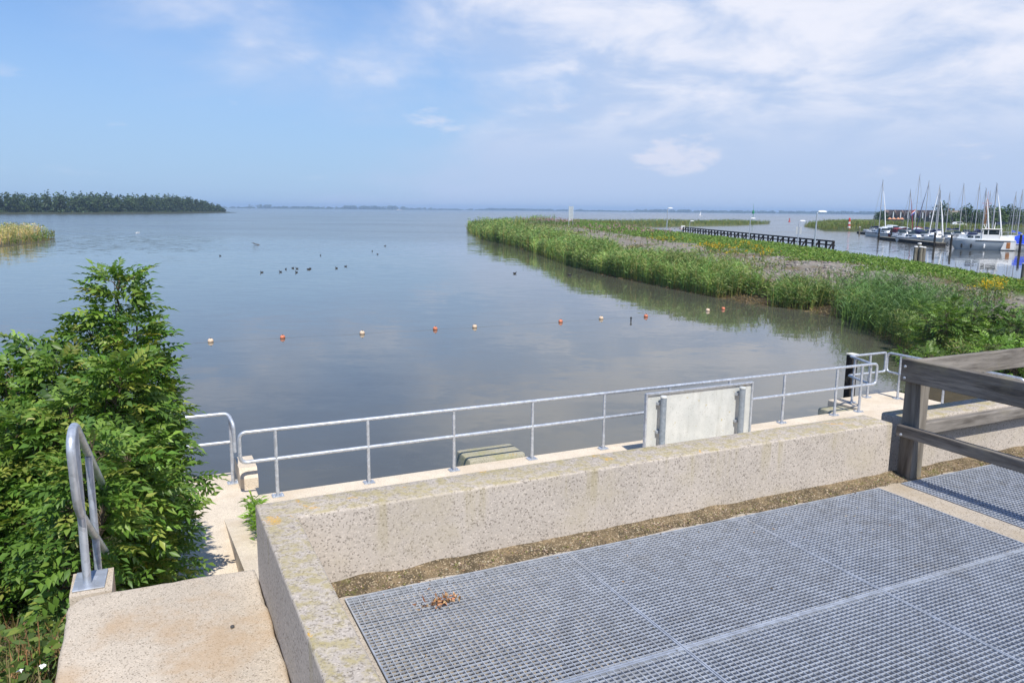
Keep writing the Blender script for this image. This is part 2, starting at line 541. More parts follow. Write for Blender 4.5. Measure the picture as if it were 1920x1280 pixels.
M['varnish'] = plain('varnished_wood', (0.42, 0.17, 0.05), 0.35, 0, 0.2, 4)
M['alu'] = plain('mast_aluminium', (0.42, 0.43, 0.45), 0.4, 0.3, 0.08, 2)
M['glass'] = plain('dark_glass', (0.02, 0.03, 0.035), 0.08, 0, 0.2)
M['roof'] = plain('brown_roof_tiles', (0.135, 0.10, 0.085), 0.9, 0, 0.18, 3)
M['thatch'] = plain('grey_thatch', (0.20, 0.175, 0.14), 0.95, 0, 0.15, 2, 0.4)
M['clad'] = plain('black_timber_cladding', (0.022, 0.02, 0.024), 0.8, 0, 0.3, 3)
M['brick'] = plain('brown_brick', (0.20, 0.11, 0.075), 0.9, 0, 0.2, 4)
M['buoyw'] = plain('faded_cream_float', (0.66, 0.50, 0.36), 0.5, 0, 0.15, 9)
M['buoyo'] = plain('faded_orange_float', (0.60, 0.20, 0.11), 0.5, 0, 0.2, 9)
M['rope'] = plain('wet_rope', (0.10, 0.09, 0.07), 0.9, 0, 0.2)
M['dark'] = plain('dark_feather', (0.03, 0.03, 0.032), 0.7, 0, 0.2)
M['paper'] = plain('white_paper', (0.78, 0.78, 0.78), 0.8, 0, 0.05)
M['stone'] = plain('basalt_stone', (0.27, 0.235, 0.215), 0.9, 0, 0.28, 2.2, 0.4)
M['pebble'] = plain('mixed_gravel', (0.30, 0.235, 0.15), 0.9, 0, 0.5, 60)
M['dryleaf'] = foliage('dry_leaf', 0.12, 0.7)

# the lake: turbid water, rippled in drifting patches
t = NT('lake_water')
pat = t.noise(0.012, 4, 0.55, vec=t.vec((1.0, 2.2, 1.0)))
yz = t.node('ShaderNodeSeparateXYZ'); t.l.new(t.pos(), yz.inputs[0])
lee = t.math('MULTIPLY', t.rng(t.math('ADD', yz.outputs[0], t.math('MULTIPLY', pat, 24.0)), -14.0, 16.0), t.rng(yz.outputs[1], 150.0, 70.0))   # calm under the lee of the breakwater
opn = t.math('ADD', t.rng(pat, 0.40, 0.66, 0.030, 0.13), t.rng(yz.outputs[1], 45.0, 150.0, 0.0, 0.22))
amp = t.math('ADD', t.math('MULTIPLY', opn, t.math('SUBTRACT', 1.0, lee)), t.math('MULTIPLY', lee, 0.035))
def nvec(sc, det, rough, vec, dist=0.0):
    q = t.node('ShaderNodeTexNoise'); t.l.new(vec, q.inputs['Vector'])
    q.inputs['Scale'].default_value = sc; q.inputs['Detail'].default_value = det; q.inputs['Roughness'].default_value = rough; q.inputs['Distortion'].default_value = dist
    e = t.node('ShaderNodeVectorMath', operation='SUBTRACT'); t.l.new(q.outputs['Color'], e.inputs[0]); e.inputs[1].default_value = (0.5, 0.5, 0.5)
    return e.outputs[0]
def vmath(op, a, b):
    e = t.node('ShaderNodeVectorMath', operation=op)
    for i_, x_ in enumerate((a, b)):
        if isinstance(x_, tuple): e.inputs[i_].default_value = x_
        else: t.l.new(x_, e.inputs[i_])
    return e.outputs[0]
va, vb = t.vec((0.5, 1.0, 1.0)), t.vec((0.6, 1.0, 1.0))
sl_ = vmath('ADD', nvec(1.3, 3, 0.55, va, 0.3), vmath('MULTIPLY', nvec(6.0, 2, 0.5, vb), (0.55, 0.55, 0.0)))
cx_ = t.node('ShaderNodeCombineXYZ'); t.l.new(t.math('MULTIPLY', amp, 0.45), cx_.inputs[0]); t.l.new(amp, cx_.inputs[1])
nm_ = t.node('ShaderNodeVectorMath', operation='NORMALIZE'); t.l.new(vmath('ADD', vmath('MULTIPLY', sl_, cx_.outputs[0]), (0.0, 0.0, 1.0)), nm_.inputs[0])
t.l.new(nm_.outputs[0], t.p.inputs['Normal'])
wc = t.mix(t.rng(t.noise(0.05, 4), 0.35, 0.65), (0.084, 0.082, 0.064), (0.104, 0.100, 0.074))
alg = t.math('MULTIPLY', t.rng(t.noise(1.3, 5, 0.7, vec=t.vec((0.6, 1, 1))), 0.60, 0.70), t.rng(yz.outputs[1], 17.0, 12.0))
wc = t.mix(t.math('MULTIPLY', alg, 0.30), wc, (0.085, 0.08, 0.03))
wr = t.math('MULTIPLY', t.math('ADD', t.rng(yz.outputs[1], 45.0, 190.0, 0.03, 0.165), t.rng(pat, 0.40, 0.66, 0.0, 0.04)), t.math('SUBTRACT', 1.0, t.math('MULTIPLY', lee, 0.9)))
M['water'] = t.fin(wc, t.math('MAXIMUM', wr, 0.03), 0, 0.5)
t.p.inputs['IOR'].default_value = 1.52

G = 2.86        # level of the gratings and of the landing
DK = 0.95       # level of the lower quay deck

# ================================================================== THE SETTING
# ------------------------------------------------------------------ water
mb = MB()
mb.add([(-9000, -150, 0), (9000, -150, 0), (9000, 9000, 0), (-9000, 9000, 0)], [(0, 1, 2, 3)])
struct('lake_water', mb, M['water'])

# ------------------------------------------------------------------ breakwater on the right
YN = [8, 11.5, 15, 18.2, 22, 27.8, 30.4, 33.2, 37.4, 41, 42.5, 46.8, 52.5, 62, 72, 97.6, 115, 139, 187, 215, 250, 290]
XN = [13.0, 11.9, 10.2, 9.0, 11.8, 15.3, 15.7, 16.2, 16.8, 16.0, 14.6, 12.8, 11.0, 8.2, 6.0, 2.7, 0.0, -5.2, -10.4, -8, 2, 22]
YF = [8, 20, 39, 57, 74, 93, 131, 166, 190, 215, 250, 290]
XF = [24, 25, 26.3, 29.3, 30.2, 30.6, 28.8, 27.2, 26.5, 26, 26.5, 30]
def xn(y): return np.interp(y, YN, XN)
def xf(y): return np.interp(y, YF, XF)
def sm(x): x = np.clip(x, 0, 1); return x*x*(3-2*x)
def bank_z(x, y):
    d = x - xn(y); w = xf(y) - xn(y)
    z = np.interp(d, [-3, 0, 0.8, 2.5], [-1.2, -0.25, 0.12, 0.3])
    z = z + 1.27*sm((d-2.0)/np.maximum(np.minimum(w*0.62, 10.0), 1))
    z = z - 2.6*sm((x - xf(y) - 0.3)/4.5)
    z = z + 0.75*sm((24 - y)/4)*sm((d+0.3)/1.0)*sm(1-(d-6)/5)
    z = np.where(y > 200, z + 0.5*sm((y-200)/40)*sm(d/8)*sm((xf(y)-x)/6), z)
    return z
ys = np.concatenate([np.arange(8, 60, 0.45), np.arange(60, 120, 0.9), np.arange(120, 291, 2.2)])
ts = np.concatenate([[-0.12, -0.06], np.linspace(0, 1.0, 46), [1.05, 1.12, 1.2, 1.3]])
YY, TT = np.meshgrid(ys, ts, indexing='ij')
XX = xn(YY) + TT*(xf(YY)-xn(YY))
n1_ = fbm(XX, YY, 0.22, 3.1, 4); n2_ = fbm(XX, YY, 1.1, 9.7, 3)
ZZ = bank_z(XX, YY) + (0.10*n1_ + 0.05*n2_)*np.clip((XX-xn(YY))/2, 0, 1)
dd = XX - xn(YY)
mud = np.array([0.075, 0.06, 0.035]); soil = np.array([0.16, 0.125, 0.07]); stone_c = np.array([0.265, 0.238, 0.200]); grass_c = np.array([0.105, 0.16, 0.035])
cc = np.zeros(XX.shape + (3,)) + mud
k1 = sm((dd-2.2+1.2*n1_)/1.5)[..., None]; cc = cc*(1-k1) + soil*k1
k2 = (sm((dd-3.6+1.5*n1_)/1.2)*sm((n1_+0.45)/0.3))[..., None]; cc = cc*(1-k2) + stone_c*k2
k3 = sm((TT-np.interp(YY, [50, 75], [0.72, 0.60])+0.16*n1_)/0.08)[..., None]; cc = cc*(1-k3) + grass_c*k3
far_k = sm((YY-150)/60)[..., None]*k1; cc = cc*(1-0.6*far_k) + (grass_c*1.1)*0.6*far_k
ny, nt = XX.shape
idx = np.arange(ny*nt).reshape(ny, nt)
Fq = np.stack([idx[:-1, :-1], idx[:-1, 1:], idx[1:, 1:], idx[1:, :-1]], -1).reshape(-1, 4)
o = link('breakwater', np_mesh('breakwater', np.stack([XX, YY, ZZ], -1).reshape(-1, 3), [Fq], M['ground'], cc.reshape(-1, 3), True))
tag(o, kind='structure')

# ------------------------------------------------------------------ other ground
LAND = {}
def land(name, poly, zc, rim, col, n=46, seed=1.0, amp=0.25):
    """a low mound filling a polygon: sinks under water at its rim"""
    P = np.array(poly, float)
    x0, y0 = P.min(0) - rim; x1, y1 = P.max(0) + rim
    xs = np.linspace(x0, x1, n); ys_ = np.linspace(y0, y1, n)
    X, Y = np.meshgrid(xs, ys_, indexing='ij')
    inside = np.zeros(X.shape, bool); dist = np.full(X.shape, 1e9)
    for i in range(len(P)):
        a, b = P[i], P[(i+1) % len(P)]
        c_ = ((a[1] > Y) != (b[1] > Y)) & (X < (b[0]-a[0])*(Y-a[1])/(b[1]-a[1]+1e-12)+a[0])
        inside ^= c_
        ab = b-a; tt = np.clip(((X-a[0])*ab[0]+(Y-a[1])*ab[1])/(ab@ab+1e-12), 0, 1)
        dist = np.minimum(dist, np.hypot(X-a[0]-tt*ab[0], Y-a[1]-tt*ab[1]))
    sd_ = np.where(inside, dist, -dist)
    nz = fbm(X, Y, 3.0/max(x1-x0, y1-y0)*2, seed, 3)
    Z = np.clip(sd_/rim, -1, 1)*zc + amp*nz*np.clip(sd_/rim, 0, 1)
    C = np.array(col)*(1+0.25*nz[..., None])
    def look(P_):
        i_ = np.clip(((P_[:, 0]-x0)/(x1-x0)*(n-1)), 0, n-1).round().astype(int); j_ = np.clip(((P_[:, 1]-y0)/(y1-y0)*(n-1)), 0, n-1).round().astype(int)
        return Z[i_, j_]
    LAND[name] = look
    id_ = np.arange(n*n).reshape(n, n)
    F = np.stack([id_[:-1, :-1], id_[1:, :-1], id_[1:, 1:], id_[:-1, 1:]], -1).reshape(-1, 4)
    ob = link(name, np_mesh(name, np.stack([X, Y, Z], -1).reshape(-1, 3), [F], M['ground'], np.clip(C, 0.01, 1).reshape(-1, 3), True))
    return tag(ob, kind='structure')
SPIT2 = [(22, 236), (43, 251), (66, 285), (88, 306), (118, 357), (121, 366), (100, 352), (70, 318), (40, 292), (15, 285), (8, 262)]
land('far_spit', SPIT2, 0.9, 7.0, (0.12, 0.14, 0.05), 70, 2.2)
LREED = [(-72.5, 123), (-66, 108), (-62.5, 93), (-70, 80), (-110, 75), (-140, 110), (-110, 140), (-84, 132)]
land('reed_spit', LREED, 0.35, 5.0, (0.10, 0.09, 0.05), 40, 5.2, 0.1)
ISLE = [(-300, 470), (-270, 560), (-268, 700), (-272, 770), (-300, 830), (-420, 860), (-640, 760), (-700, 560), (-560, 440), (-380, 430)]
land('wooded_island', ISLE, 1.2, 16.0, (0.04, 0.05, 0.022), 60, 7.2)
MARINA = [(92.5, 231), (103, 226), (128, 200), (150, 186), (210, 172), (420, 165), (640, 240), (640, 640), (300, 620), (160, 420), (112, 300), (99, 250)]
land('marina_ground', MARINA, 1.5, 9.0, (0.085, 0.11, 0.04), 90, 8.2, 0.2)

def far_land(name, pts, depth, z, col):
    mb = MB()
    front = [Vector((p[0], p[1], -0.5)) for p in pts]
    a = [Vector((p[0], p[1]+15, z)) for p in pts]
    b = [Vector((p[0], p[1]+depth, z)) for p in pts]
    mb.loft([front, a, b], closed=False, caps=False)
    return struct(name, mb, col)
M['far'] = plain('far_grassland', (0.10, 0.12, 0.05), 0.95, 0, 0.3, 0.01)
FARP = [(-2600, 5200), (-1900, 4700), (-1500, 4300), (-1000, 4500), (-500, 5200), (100, 5600), (600, 5200), (1200, 4600), (1900, 4100), (2600, 3700), (3600, 3300), (4800, 3000)]
far_land('far_shore', FARP, 700, 2.0, M['far'])

# ------------------------------------------------------------------ left embankment beside the stairs
us = np.linspace(-9, -0.40, 60); vs_ = np.linspace(0.5, 15, 90)
UU, VV = np.meshgrid(us, vs_, indexing='ij')
nb = fbm(UU, VV, 0.7, 4.4, 4)
ZB = np.interp(VV, [0.5, 4.0, 5.2, 8.0, 10.5, 13.5, 15], [2.62, 2.60, 2.35, 1.25, 0.75, -0.4, -0.9]) + 0.10*nb
ZB = np.where((UU > -1.1) & (VV > 7.6), np.minimum(ZB, 0.82), ZB)
ZB = np.where((UU > -0.6) & (VV > 4.9), ZB-0.6, ZB)
CB = np.array([0.13, 0.10, 0.06])*(1+0.4*nb[..., None])
def emb_z(u, v): return np.interp(v, [0.5, 4.0, 5.2, 8.0, 10.5, 13.5, 15], [2.62, 2.60, 2.35, 1.25, 0.75, -0.4, -0.9])
WX, WY = UU*CT - VV*ST, UU*ST + VV*CT
id_ = np.arange(60*90).reshape(60, 90)
F = np.stack([id_[:-1, :-1], id_[1:, :-1], id_[1:, 1:], id_[:-1, 1:]], -1).reshape(-1, 4)
tag(link('embankment', np_mesh('embankment', np.stack([WX, WY, ZB], -1).reshape(-1, 3), [F], M['ground'], np.clip(CB, 0.01, 1).reshape(-1, 3), True)), kind='structure')

# ------------------------------------------------------------------ quay deck, landing, stairs, platform (quay frame)
def bev_prism(poly, z0, z1, bev):
    bm = bmesh.new()
    vv = [bm.verts.new((p[0], p[1], z0)) for p in poly]
    f = bm.faces.new(vv)
    r = bmesh.ops.extrude_face_region(bm, geom=[f])
    for q in r['geom']:
        if isinstance(q, bmesh.types.BMVert): q.co.z = z1
    bmesh.ops.recalc_face_normals(bm, faces=list(bm.faces))
    es = [e for e in bm.edges if all(abs(q.co.z - z1) < 1e-6 for q in e.verts)]
    bmesh.ops.bevel(bm, geom=es, offset=bev, segments=3, affect='EDGES', profile=0.5)
    return bm
def rough_outline(poly, step, amp, seed):
    out = []
    for i in range(len(poly)):
        a, b = Vector(poly[i]), Vector(poly[(i+1) % len(poly)]); L_ = (b-a).length; n_ = max(1, int(L_/step)); nrm = Vector((b.y-a.y, a.x-b.x)).normalized()
        for k in range(n_):
            q = a.lerp(b, k/n_); w_ = 0 if k == 0 else mnoise.noise(Vector((q.x*4.1, q.y*4.1, seed)))*amp + mnoise.noise(Vector((q.x*13, q.y*13, seed)))*amp*0.6 + min(0, mnoise.noise(Vector((q.x*7, q.y*7, seed+3))) + 0.42)*amp*3
            out.append((q.x + nrm.x*w_, q.y + nrm.y*w_))
    return out
deck = MB().bm(bev_prism([(-1.0, 6.5), (16.15, 6.5), (16.15, 12.32), (13.95, 12.32), (13.95, 11.43), (1.32, 11.43), (1.32, 12.64), (-1.0, 12.64)], -1.2, DK, 0.03))
struct('quay_deck', deck, M['deck'], rz=TH)
# landing at the head of the stairs: a slightly uneven worn slab
bm = bev_prism(rough_outline([(-0.53, 0.2), (0.522, 0.2), (0.522, 4.90), (0.1, 4.93), (-0.28, 4.94), (-0.46, 4.93), (-0.53, 4.84)], 0.06, 0.010, 1.0), 2.2, G, 0.03)
struct('landing', MB().bm(bm), M['slab'], rz=TH, smooth=True)
mb = MB()
for k in range(11):
    z1 = G - (k+1)*0.1735
    mb.box(-0.30, 0.525, 4.952 + k*0.25, 4.952 + (k+1)*0.25 + 0.02, z1 - 0.22, z1 - 0.001*k)
struct('stairs', mb, M['slab'], rz=TH)
mb = MB()
ring = [(4.96, 2.856), (5.30, 2.850), (5.34, 2.62), (7.75, 0.98), (7.75, 0.5), (4.96, 2.2)]
mb.loft([[(-0.53, y, z) for y, z in ring], [(-0.302, y, z) for y, z in ring]])
struct('stair_kerb', mb, M['slab'], rz=TH)
mb = MB()
ring = [(5.0, 0.5), (5.0, 1.75), (10.62, DK+0.006), (10.62, 0.5)]
mb.loft([[(0.765, y, z) for y, z in ring], [(3.2, y, z) for y, z in ring]])
struct('sloping_apron', mb, M['deck'], rz=TH)
mb = MB()
Z0 = 1.0
mb.box(0.734, 0.945, -2.0, 4.255, Z0, G-0.004)
mb.box(0.734, 12.0, 4.255, 4.448, Z0, G-0.006)
mb.box(5.51, 5.765, -2.0, 4.250, Z0, G-0.002)
mb.box(10.40, 12.0, -2.0, 4.250, Z0, G-0.003)
struct('platform', mb, M['ledge'], rz=TH)
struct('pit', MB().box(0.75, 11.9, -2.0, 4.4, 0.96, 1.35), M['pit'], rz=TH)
mb = MB()
ring = [(0.95, 3.02)]
for uu in (2.46, 3.98, 8.85): mb.box(uu-0.05, uu+0.05, -1.9, 4.253, 2.62, 2.802)
mb.box(0.947, 5.508, 2.92, 3.05, 2.60, 2.800)
mb.box(5.767, 10.398, 2.92, 3.05, 2.60, 2.800)
struct('support_beams', mb, M['galv'], rz=TH)

# ================================================================== THINGS NEAR THE CAMERA
R0 = (0, 0, 0)
bm = bev_prism(rough_outline([(0.526, -1.0), (0.732, -1.0), (0.732, 4.45), (5.85, 4.45), (5.85, 4.755), (0.526, 4.755)], 0.07, 0.0035, 2.0), 0.9, 3.343, 0.016)
o = MB().bm(bm).build('parapet_wall', M['wall'], smooth=True); o.rotation_euler = (0, 0, TH)
tag(o, 'low concrete parapet with yellow lichen wrapping round the left grating field', 'wall')
bm = bev_prism([(6.09, 4.45), (15.2, 4.45), (15.2, 4.755), (6.09, 4.755)], 0.9, 3.343, 0.022)
o = MB().bm(bm).build('parapet_wall', M['wall'], smooth=True); o.rotation_euler = (0, 0, TH)
tag(o, 'concrete parapet behind the wooden fence at the right', 'wall')

# gratings -----------------------------------------------------------
def grating_meshes(wu, wv, edge=0.006):
    su, sv, dp = 0.0370, 0.0295, 0.030
    bars = MB(); cr = MB(); n = int(wv/sv)
    for k in range(1, n):
        y = k*wv/n
        cr.box(0.004, wu-0.004, y-0.0016, y+0.0016, -0.0105, -0.0012)
    n = int(wu/su)
    for k in range(1, n):
        x = k*wu/n
        bars.box(x-0.0014, x+0.0014, 0.004, wv-0.004, -dp, 0.0)
    fr = MB()
    fr.box(0.0, wu, 0.0, 0.012, -dp, 0.002); fr.box(0.0, wu, wv-0.012, wv, -dp, 0.002)
    fr.box(0.0, 0.009, 0.0121, wv-0.0121, -dp, 0.0015); fr.box(wu-0.009, wu, 0.0121, wv-0.0121, -dp, 0.0015)
    return bars.mesh('bearing_bars', M['grate']), cr.mesh('cross_bars', M['grate']), fr.mesh('edge_frame', M['galv'])
GM = grating_meshes(1.512, 1.264)
rows = [(2.990, 'far'), (1.722, 'near'), (0.454, 'nearest')]
colsL = [(0.950, 'left'), (2.466, 'middle'), (3.982, 'right')]
def put_grate(u, v, label, group):
    g = thing('grating_panel', label, 'grating', W(u, v, G+0.004), TH, group)
    for nm, me in zip(('bearing_bars', 'cross_bars', 'edge_frame'), GM):
        link(nm, me, g)
    return g
for v, rn in rows:
    for u, cn in colsL:
        lab = {'far': f'galvanised grating panel against the parapet, {cn} one of the far row',
               'near': f'galvanised grating panel in the row before the camera, {cn} one of three',
               'nearest': f'galvanised grating panel nearest the camera, {cn} of its row'}[rn]
        put_grate(u, v, lab, 'grating panels left of the wooden fence')
for v, rn in rows:
    for i, u in enumerate((5.772, 7.288, 8.804)):
        put_grate(u, v, f'galvanised grating panel right of the fence, {["next to it","second from it","third from it"][i]}, {rn} row', 'grating panels right of the wooden fence')

# gravel and moss lying along the foot of the parapet
NP = 5200
pu = np.concatenate([RNG.uniform(0.75, 5.85, NP*2//3), RNG.uniform(5.85, 10.3, NP//3)])
pv = 4.445 - np.abs(RNG.normal(0, 0.085, len(pu))); keep = pv > 4.262; pu, pv = pu[keep], pv[keep]
sz = RNG.uniform(0.003, 0.010, len(pu))
octv = np.array([[1,0,0],[-1,0,0],[0,1,0],[0,-1,0],[0,0,1],[0,0,-1]], float)
octf = np.array([[0,2,4],[2,1,4],[1,3,4],[3,0,4],[2,0,5],[1,2,5],[3,1,5],[0,3,5]])
hgt = np.clip((pv-4.26)/0.19, 0, 1)*0.018
Vp = (octv[None]*(1+RNG.normal(0, 0.25, (len(pu), 6, 3))))*sz[:, None, None]*np.array([1.2, 1.0, 0.8])
Vp[..., 0] += pu[:, None]; Vp[..., 1] += pv[:, None]; Vp[..., 2] += (G-0.004+hgt+sz*0.4)[:, None]
Fp = (np.arange(len(pu))[:, None, None]*6 + octf[None]).reshape(-1, 3)
t = NT('gravel_mix'); a = t.node('ShaderNodeAttribute', attribute_name='Col'); M['gravel'] = t.fin(a.outputs[0], 0.9, 0, 0.25)
gc = pick([(0.28, 0.21, 0.13), (0.21, 0.155, 0.095), (0.13, 0.10, 0.07), (0.38, 0.31, 0.22), (0.15, 0.14, 0.05)], len(pu), 0.2)
o = link('gravel', np_mesh('gravel', Vp.reshape(-1, 3), [Fp], M['gravel'], np.repeat(gc, 6, 0)), None, None, TH)
tag(o, 'brown gravel and moss gathered along the foot of the parapet', 'gravel', kind='stuff')
mb = MB()
N_ = 170
top = []
for k in range(N_+1):
    u = 0.75 + (10.3-0.75)*k/N_
    e = 0.05*mnoise.noise(Vector((u*3.1, 2.2, 0))) + 0.03*mnoise.noise(Vector((u*9, 7.2, 0)))
    top.append([(u, 4.275 + max(0, e), G-0.0035), (u, 4.33 + e*.6, G+0.006 + 0.01*mnoise.noise(Vector((u*6, 0, 3)))), (u, 4.40, G+0.015 + 0.012*mnoise.noise(Vector((u*5, 0, 8)))), (u, 4.4492, G+0.028 + 0.02*mnoise.noise(Vector((u*4, 5, 1))))])
mb.loft(top, closed=False, caps=False)
t = NT('mossy_silt'); cell = t.voro(120, 'Color'); s_ = t.node('ShaderNodeSeparateColor'); t.l.new(cell, s_.inputs[0])
c_ = t.mix(t.rng(t.noise(6, 5, 0.7), 0.35, 0.65), (0.085, 0.066, 0.04), (0.23, 0.17, 0.10))
c_ = t.mix(t.rng(t.noise(3.3, 4, 0.7), 0.58, 0.66, 0, 0.7), c_, (0.12, 0.12, 0.035))
c_ = t.mix(t.rng(s_.outputs[0], 0.7, 1.0, 0, 0.7), c_, (0.46, 0.37, 0.25)); c_ = t.mix(t.rng(s_.outputs[1], 0.75, 1.0, 0, 0.7), c_, (0.06, 0.05, 0.035))
t.bump(s_.outputs[0], 0.8, 0.01)
M['silt'] = t.fin(c_, 0.95, 0, 0.2)
o = mb.build('silt', M['silt'], None, True); o.rotation_euler = (0, 0, TH)
tag(o, 'strip of brown silt and moss at the foot of the parapet', 'silt', kind='stuff')

# railings -----------------------------------------------------------
PLATE = MB().box(-0.085, 0.085, -0.07, 0.07, 0.0, 0.014, 0.003)
for bx_, by_ in ((-0.06, -0.045), (0.06, -0.045), (-0.06, 0.045), (0.06, 0.045)):
    PLATE.lathe((bx_, by_, 0.014), [(0.011, 0), (0.011, 0.012), (0.006, 0.02)], 6)
PLATE_ME = PLATE.mesh('base_plate', M['galv'])
def post_mesh(h, r=0.027): return MB().tube([(0, 0, 0.01), (0, 0, h)], r, 10).mesh('post', M['galv'], True)
POST_ME = post_mesh(1.0)
def railing_post(root, x, y, me=POST_ME, plate=True, z=0.0):
    p = link('post', me, root, (x, y, z))
    if plate: link('base_plate', PLATE_ME, p)
    return p
RT, RM = 1.02, 0.575       # heights of the two tubes
rr = thing('railing', 'long galvanised two-tube railing along the water edge of the quay', 'railing', W(1.07, 11.25, DK), TH)
L_ = 14.13 - 1.07
def loop_tubes(path_top, root, r=0.029, rm=0.025):
    MB().tube(path_top, r, 10).build('rail_tube', M['galv'], root, True)
top = rounded([(4.0, 0, RM), (0, 0, RM), (0, 0, RT), (L_, 0, RT), (L_, 0, RM), (9.0, 0, RM)], 0.10, 6)
MB().tube(top, 0.0285, 10).build('top_rail', M['galv'], rr, True)
MB().tube([(3.98, 0, RM), (9.02, 0, RM)], 0.0275, 10).build('middle_rail', M['galv'], rr, True)
for pu_ in (1.57, 2.945, 4.36, 5.79, 7.225, 8.64, 10.06, 11.48, 12.95, 13.68):
    railing_post(rr, pu_-1.07, 0)
for cu in (2.33, 6.60, 10.8):
    MB().tube([(cu-0.05, 0, RT), (cu+0.05, 0, RT)], 0.0315, 10).build('sleeve', M['galv'], rr, True)
# railing by the shrub
rl = thing('railing', 'short galvanised railing half hidden by the shrub, left of the long one', 'railing', W(-1.0, 12.09, DK), TH)
top = rounded([(-0.0, 0, 1.11), (2.0, 0, 1.11), (2.06, -0.20, 0.98), (2.06, -0.20, 0.55)], 0.08, 6)
MB().tube(top, 0.028, 10).build('top_rail', M['galv'], rl, True)
MB().tube([(0, 0, 0.66), (2.03, 0, 0.66)], 0.026, 10).build('middle_rail', M['galv'], rl, True)
PM2 = post_mesh(1.1)
for x in (0.1, 1.34): railing_post(rl, x, 0, PM2)
railing_post(rl, 2.03, 0, post_mesh(1.06))
# angled railing pieces at the right end
ra = thing('railing', 'angled galvanised railing folding round the black post', 'railing', W(14.0, 11.30, DK), TH)
def zig(z): return [(0.0, 0.0, z), (0.29, 0.80, z), (1.46, 0.80, z)]
top = rounded([(0.0, 0.0, RT), (0.29, 0.80, RT), (1.46, 0.80, RT), (1.46, 0.80, RM), (0.29, 0.80, RM), (0.0, 0.0, RM), (-0.001, -0.002, RT-0.02)], 0.05, 5)
MB().tube(top, 0.0275, 10).build('rail_loop', M['galv'], ra, True)
for x, y in ((0.22, 0.60), (0.95, 0.80)): railing_post(ra, x, y)
rb = thing('railing', 'galvanised railing running back from the quay corner behind the wooden fence', 'railing', W(15.50, 12.08, DK), TH)
top = rounded([(0, -1.0, RM), (0, 0, RM), (0, 0, RT), (0, -3.1, RT), (0, -3.1, RM), (0, -0.9, RM)], 0.10, 6)
MB().tube(top, 0.0275, 10).build('rail_loop', M['galv'], rb, True)
for y in (-0.35, -1.45, -2.6): railing_post(rb, 0, y)
# stair handrail
hr = thing('handrail', 'galvanised stair handrail with a rounded end beside the shrub', 'handrail', W(-0.44, 5.10, 2.857), TH - math.radians(2.5))
sl = -0.66
def hz(y, z0): return z0 + sl*y
top = rounded([(0, 1.05, hz(1.05, 0.445)), (0, -0.13, 0.53), (0, -0.20, 0.96), (0, 0.02, 1.02), (0, 1.45, hz(1.45, 1.02))], 0.13, 7)
MB().tube(top, 0.0245, 12).build('rail_loop', M['galv'], hr, True)
MB().tube([(0, 0.0, 0.0), (0, 0.0, 1.0)], 0.024, 12).build('post', M['galv'], hr, True)
for k, y in enumerate((0.55,)):
    MB().tube([(0, y, hz(y, -0.10) if k else -0.29), (0, y, hz(y, 1.01))], 0.023, 12).build('post', M['galv'], hr, True)
MB().box(-0.075, 0.10, -0.09, 0.17, 0.0, 0.010, 0.003).build('base_plate', M['galv'], hr)

# concrete blocks in and beside the water -------------------------------
def blk(u0, u1, v0, v1, z0, z1, label, bev=0.05):
    ob = MB().box(0, u1-u0, 0, v1-v0, z0, z1, bev).build('concrete_block', M['block'], None, True)
    ob.location = W(u0, v0, 0); ob.rotation_euler = (0, 0, TH)
    return tag(ob, label, 'block')
blk(4.72, 5.78, 11.45, 12.10, -0.8, 1.005, 'mossy concrete block standing in the water behind the long railing')
blk(13.30, 13.93, 11.46, 12.02, -0.8, 0.90, 'mossy concrete block at the right end of the long railing')
mb = MB()
ring = [(0, 0.0), (0, 0.16), (0.12, 0.30), (0.70, 0.30), (0.78, 0.22), (0.78, 0.0)]
mb.loft([[(0, y, z) for y, z in ring], [(0.26, y, z) for y, z in ring]])
o = mb.build('concrete_block', M['deck']); o.location = W(1.10, 11.72, DK+0.002); o.rotation_euler = (0, 0, TH)
tag(o, 'pale chamfered concrete block by the foot of the short railing', 'block')

# black pile at the quay corner
o = MB().box(-0.09, 0.09, -0.09, 0.09, -1.2, 1.90, 0.012).build('mooring_post', M['tar'])
o.location = W(14.78, 12.46, 0); o.rotation_euler = (0, 0, TH)
pr_ = thing('mooring_post', 'black timber mooring post with pale cap at the quay corner', 'post', W(14.78, 12.46, 0), TH)
o.parent = pr_; o.name = 'shaft'; o.location = (0, 0, 0); o.rotation_euler = (0, 0, 0)
MB().box(-0.10, 0.10, -0.10, 0.10, 1.902, 1.935, 0.008).build('cap', M['offwhite'], pr_)

# back of a notice board ------------------------------------------------
t = NT('lichened_board'); n_ = t.noise(3, 5, 0.6)
c_ = t.mix(t.rng(n_, 0.3, 0.7), (0.54, 0.56, 0.54), (0.66, 0.67, 0.64))
sv = t.noise(1.0, 5, 0.65, vec=t.vec((9, 9, 0.9)))
c_ = t.mix(t.rng(sv, 0.5, 0.75, 0, 0.4), c_, (0.34, 0.34, 0.29))
c_ = t.mix(t.rng(t.noise(45, 3, 0.7), 0.60, 0.68, 0, 0.75), c_, (0.25, 0.25, 0.20))
c_ = t.mix(t.math('MULTIPLY', t.rng(t.noise(11, 4, 0.6), 0.67, 0.71), 0.7), c_, (0.45, 0.36, 0.10))
M['board'] = t.fin(c_, 0.55, 0.15)
nb_ = thing('notice_board', 'back of a grey metal notice board on two pipes behind the parapet', 'notice board', W(7.52, 10.45, DK), TH)
BW = 2.36
MB().box(0.03, BW-0.03, 0.0, 0.012, 0.12, 1.135).build('panel', M['board'], nb_)
fr = MB()
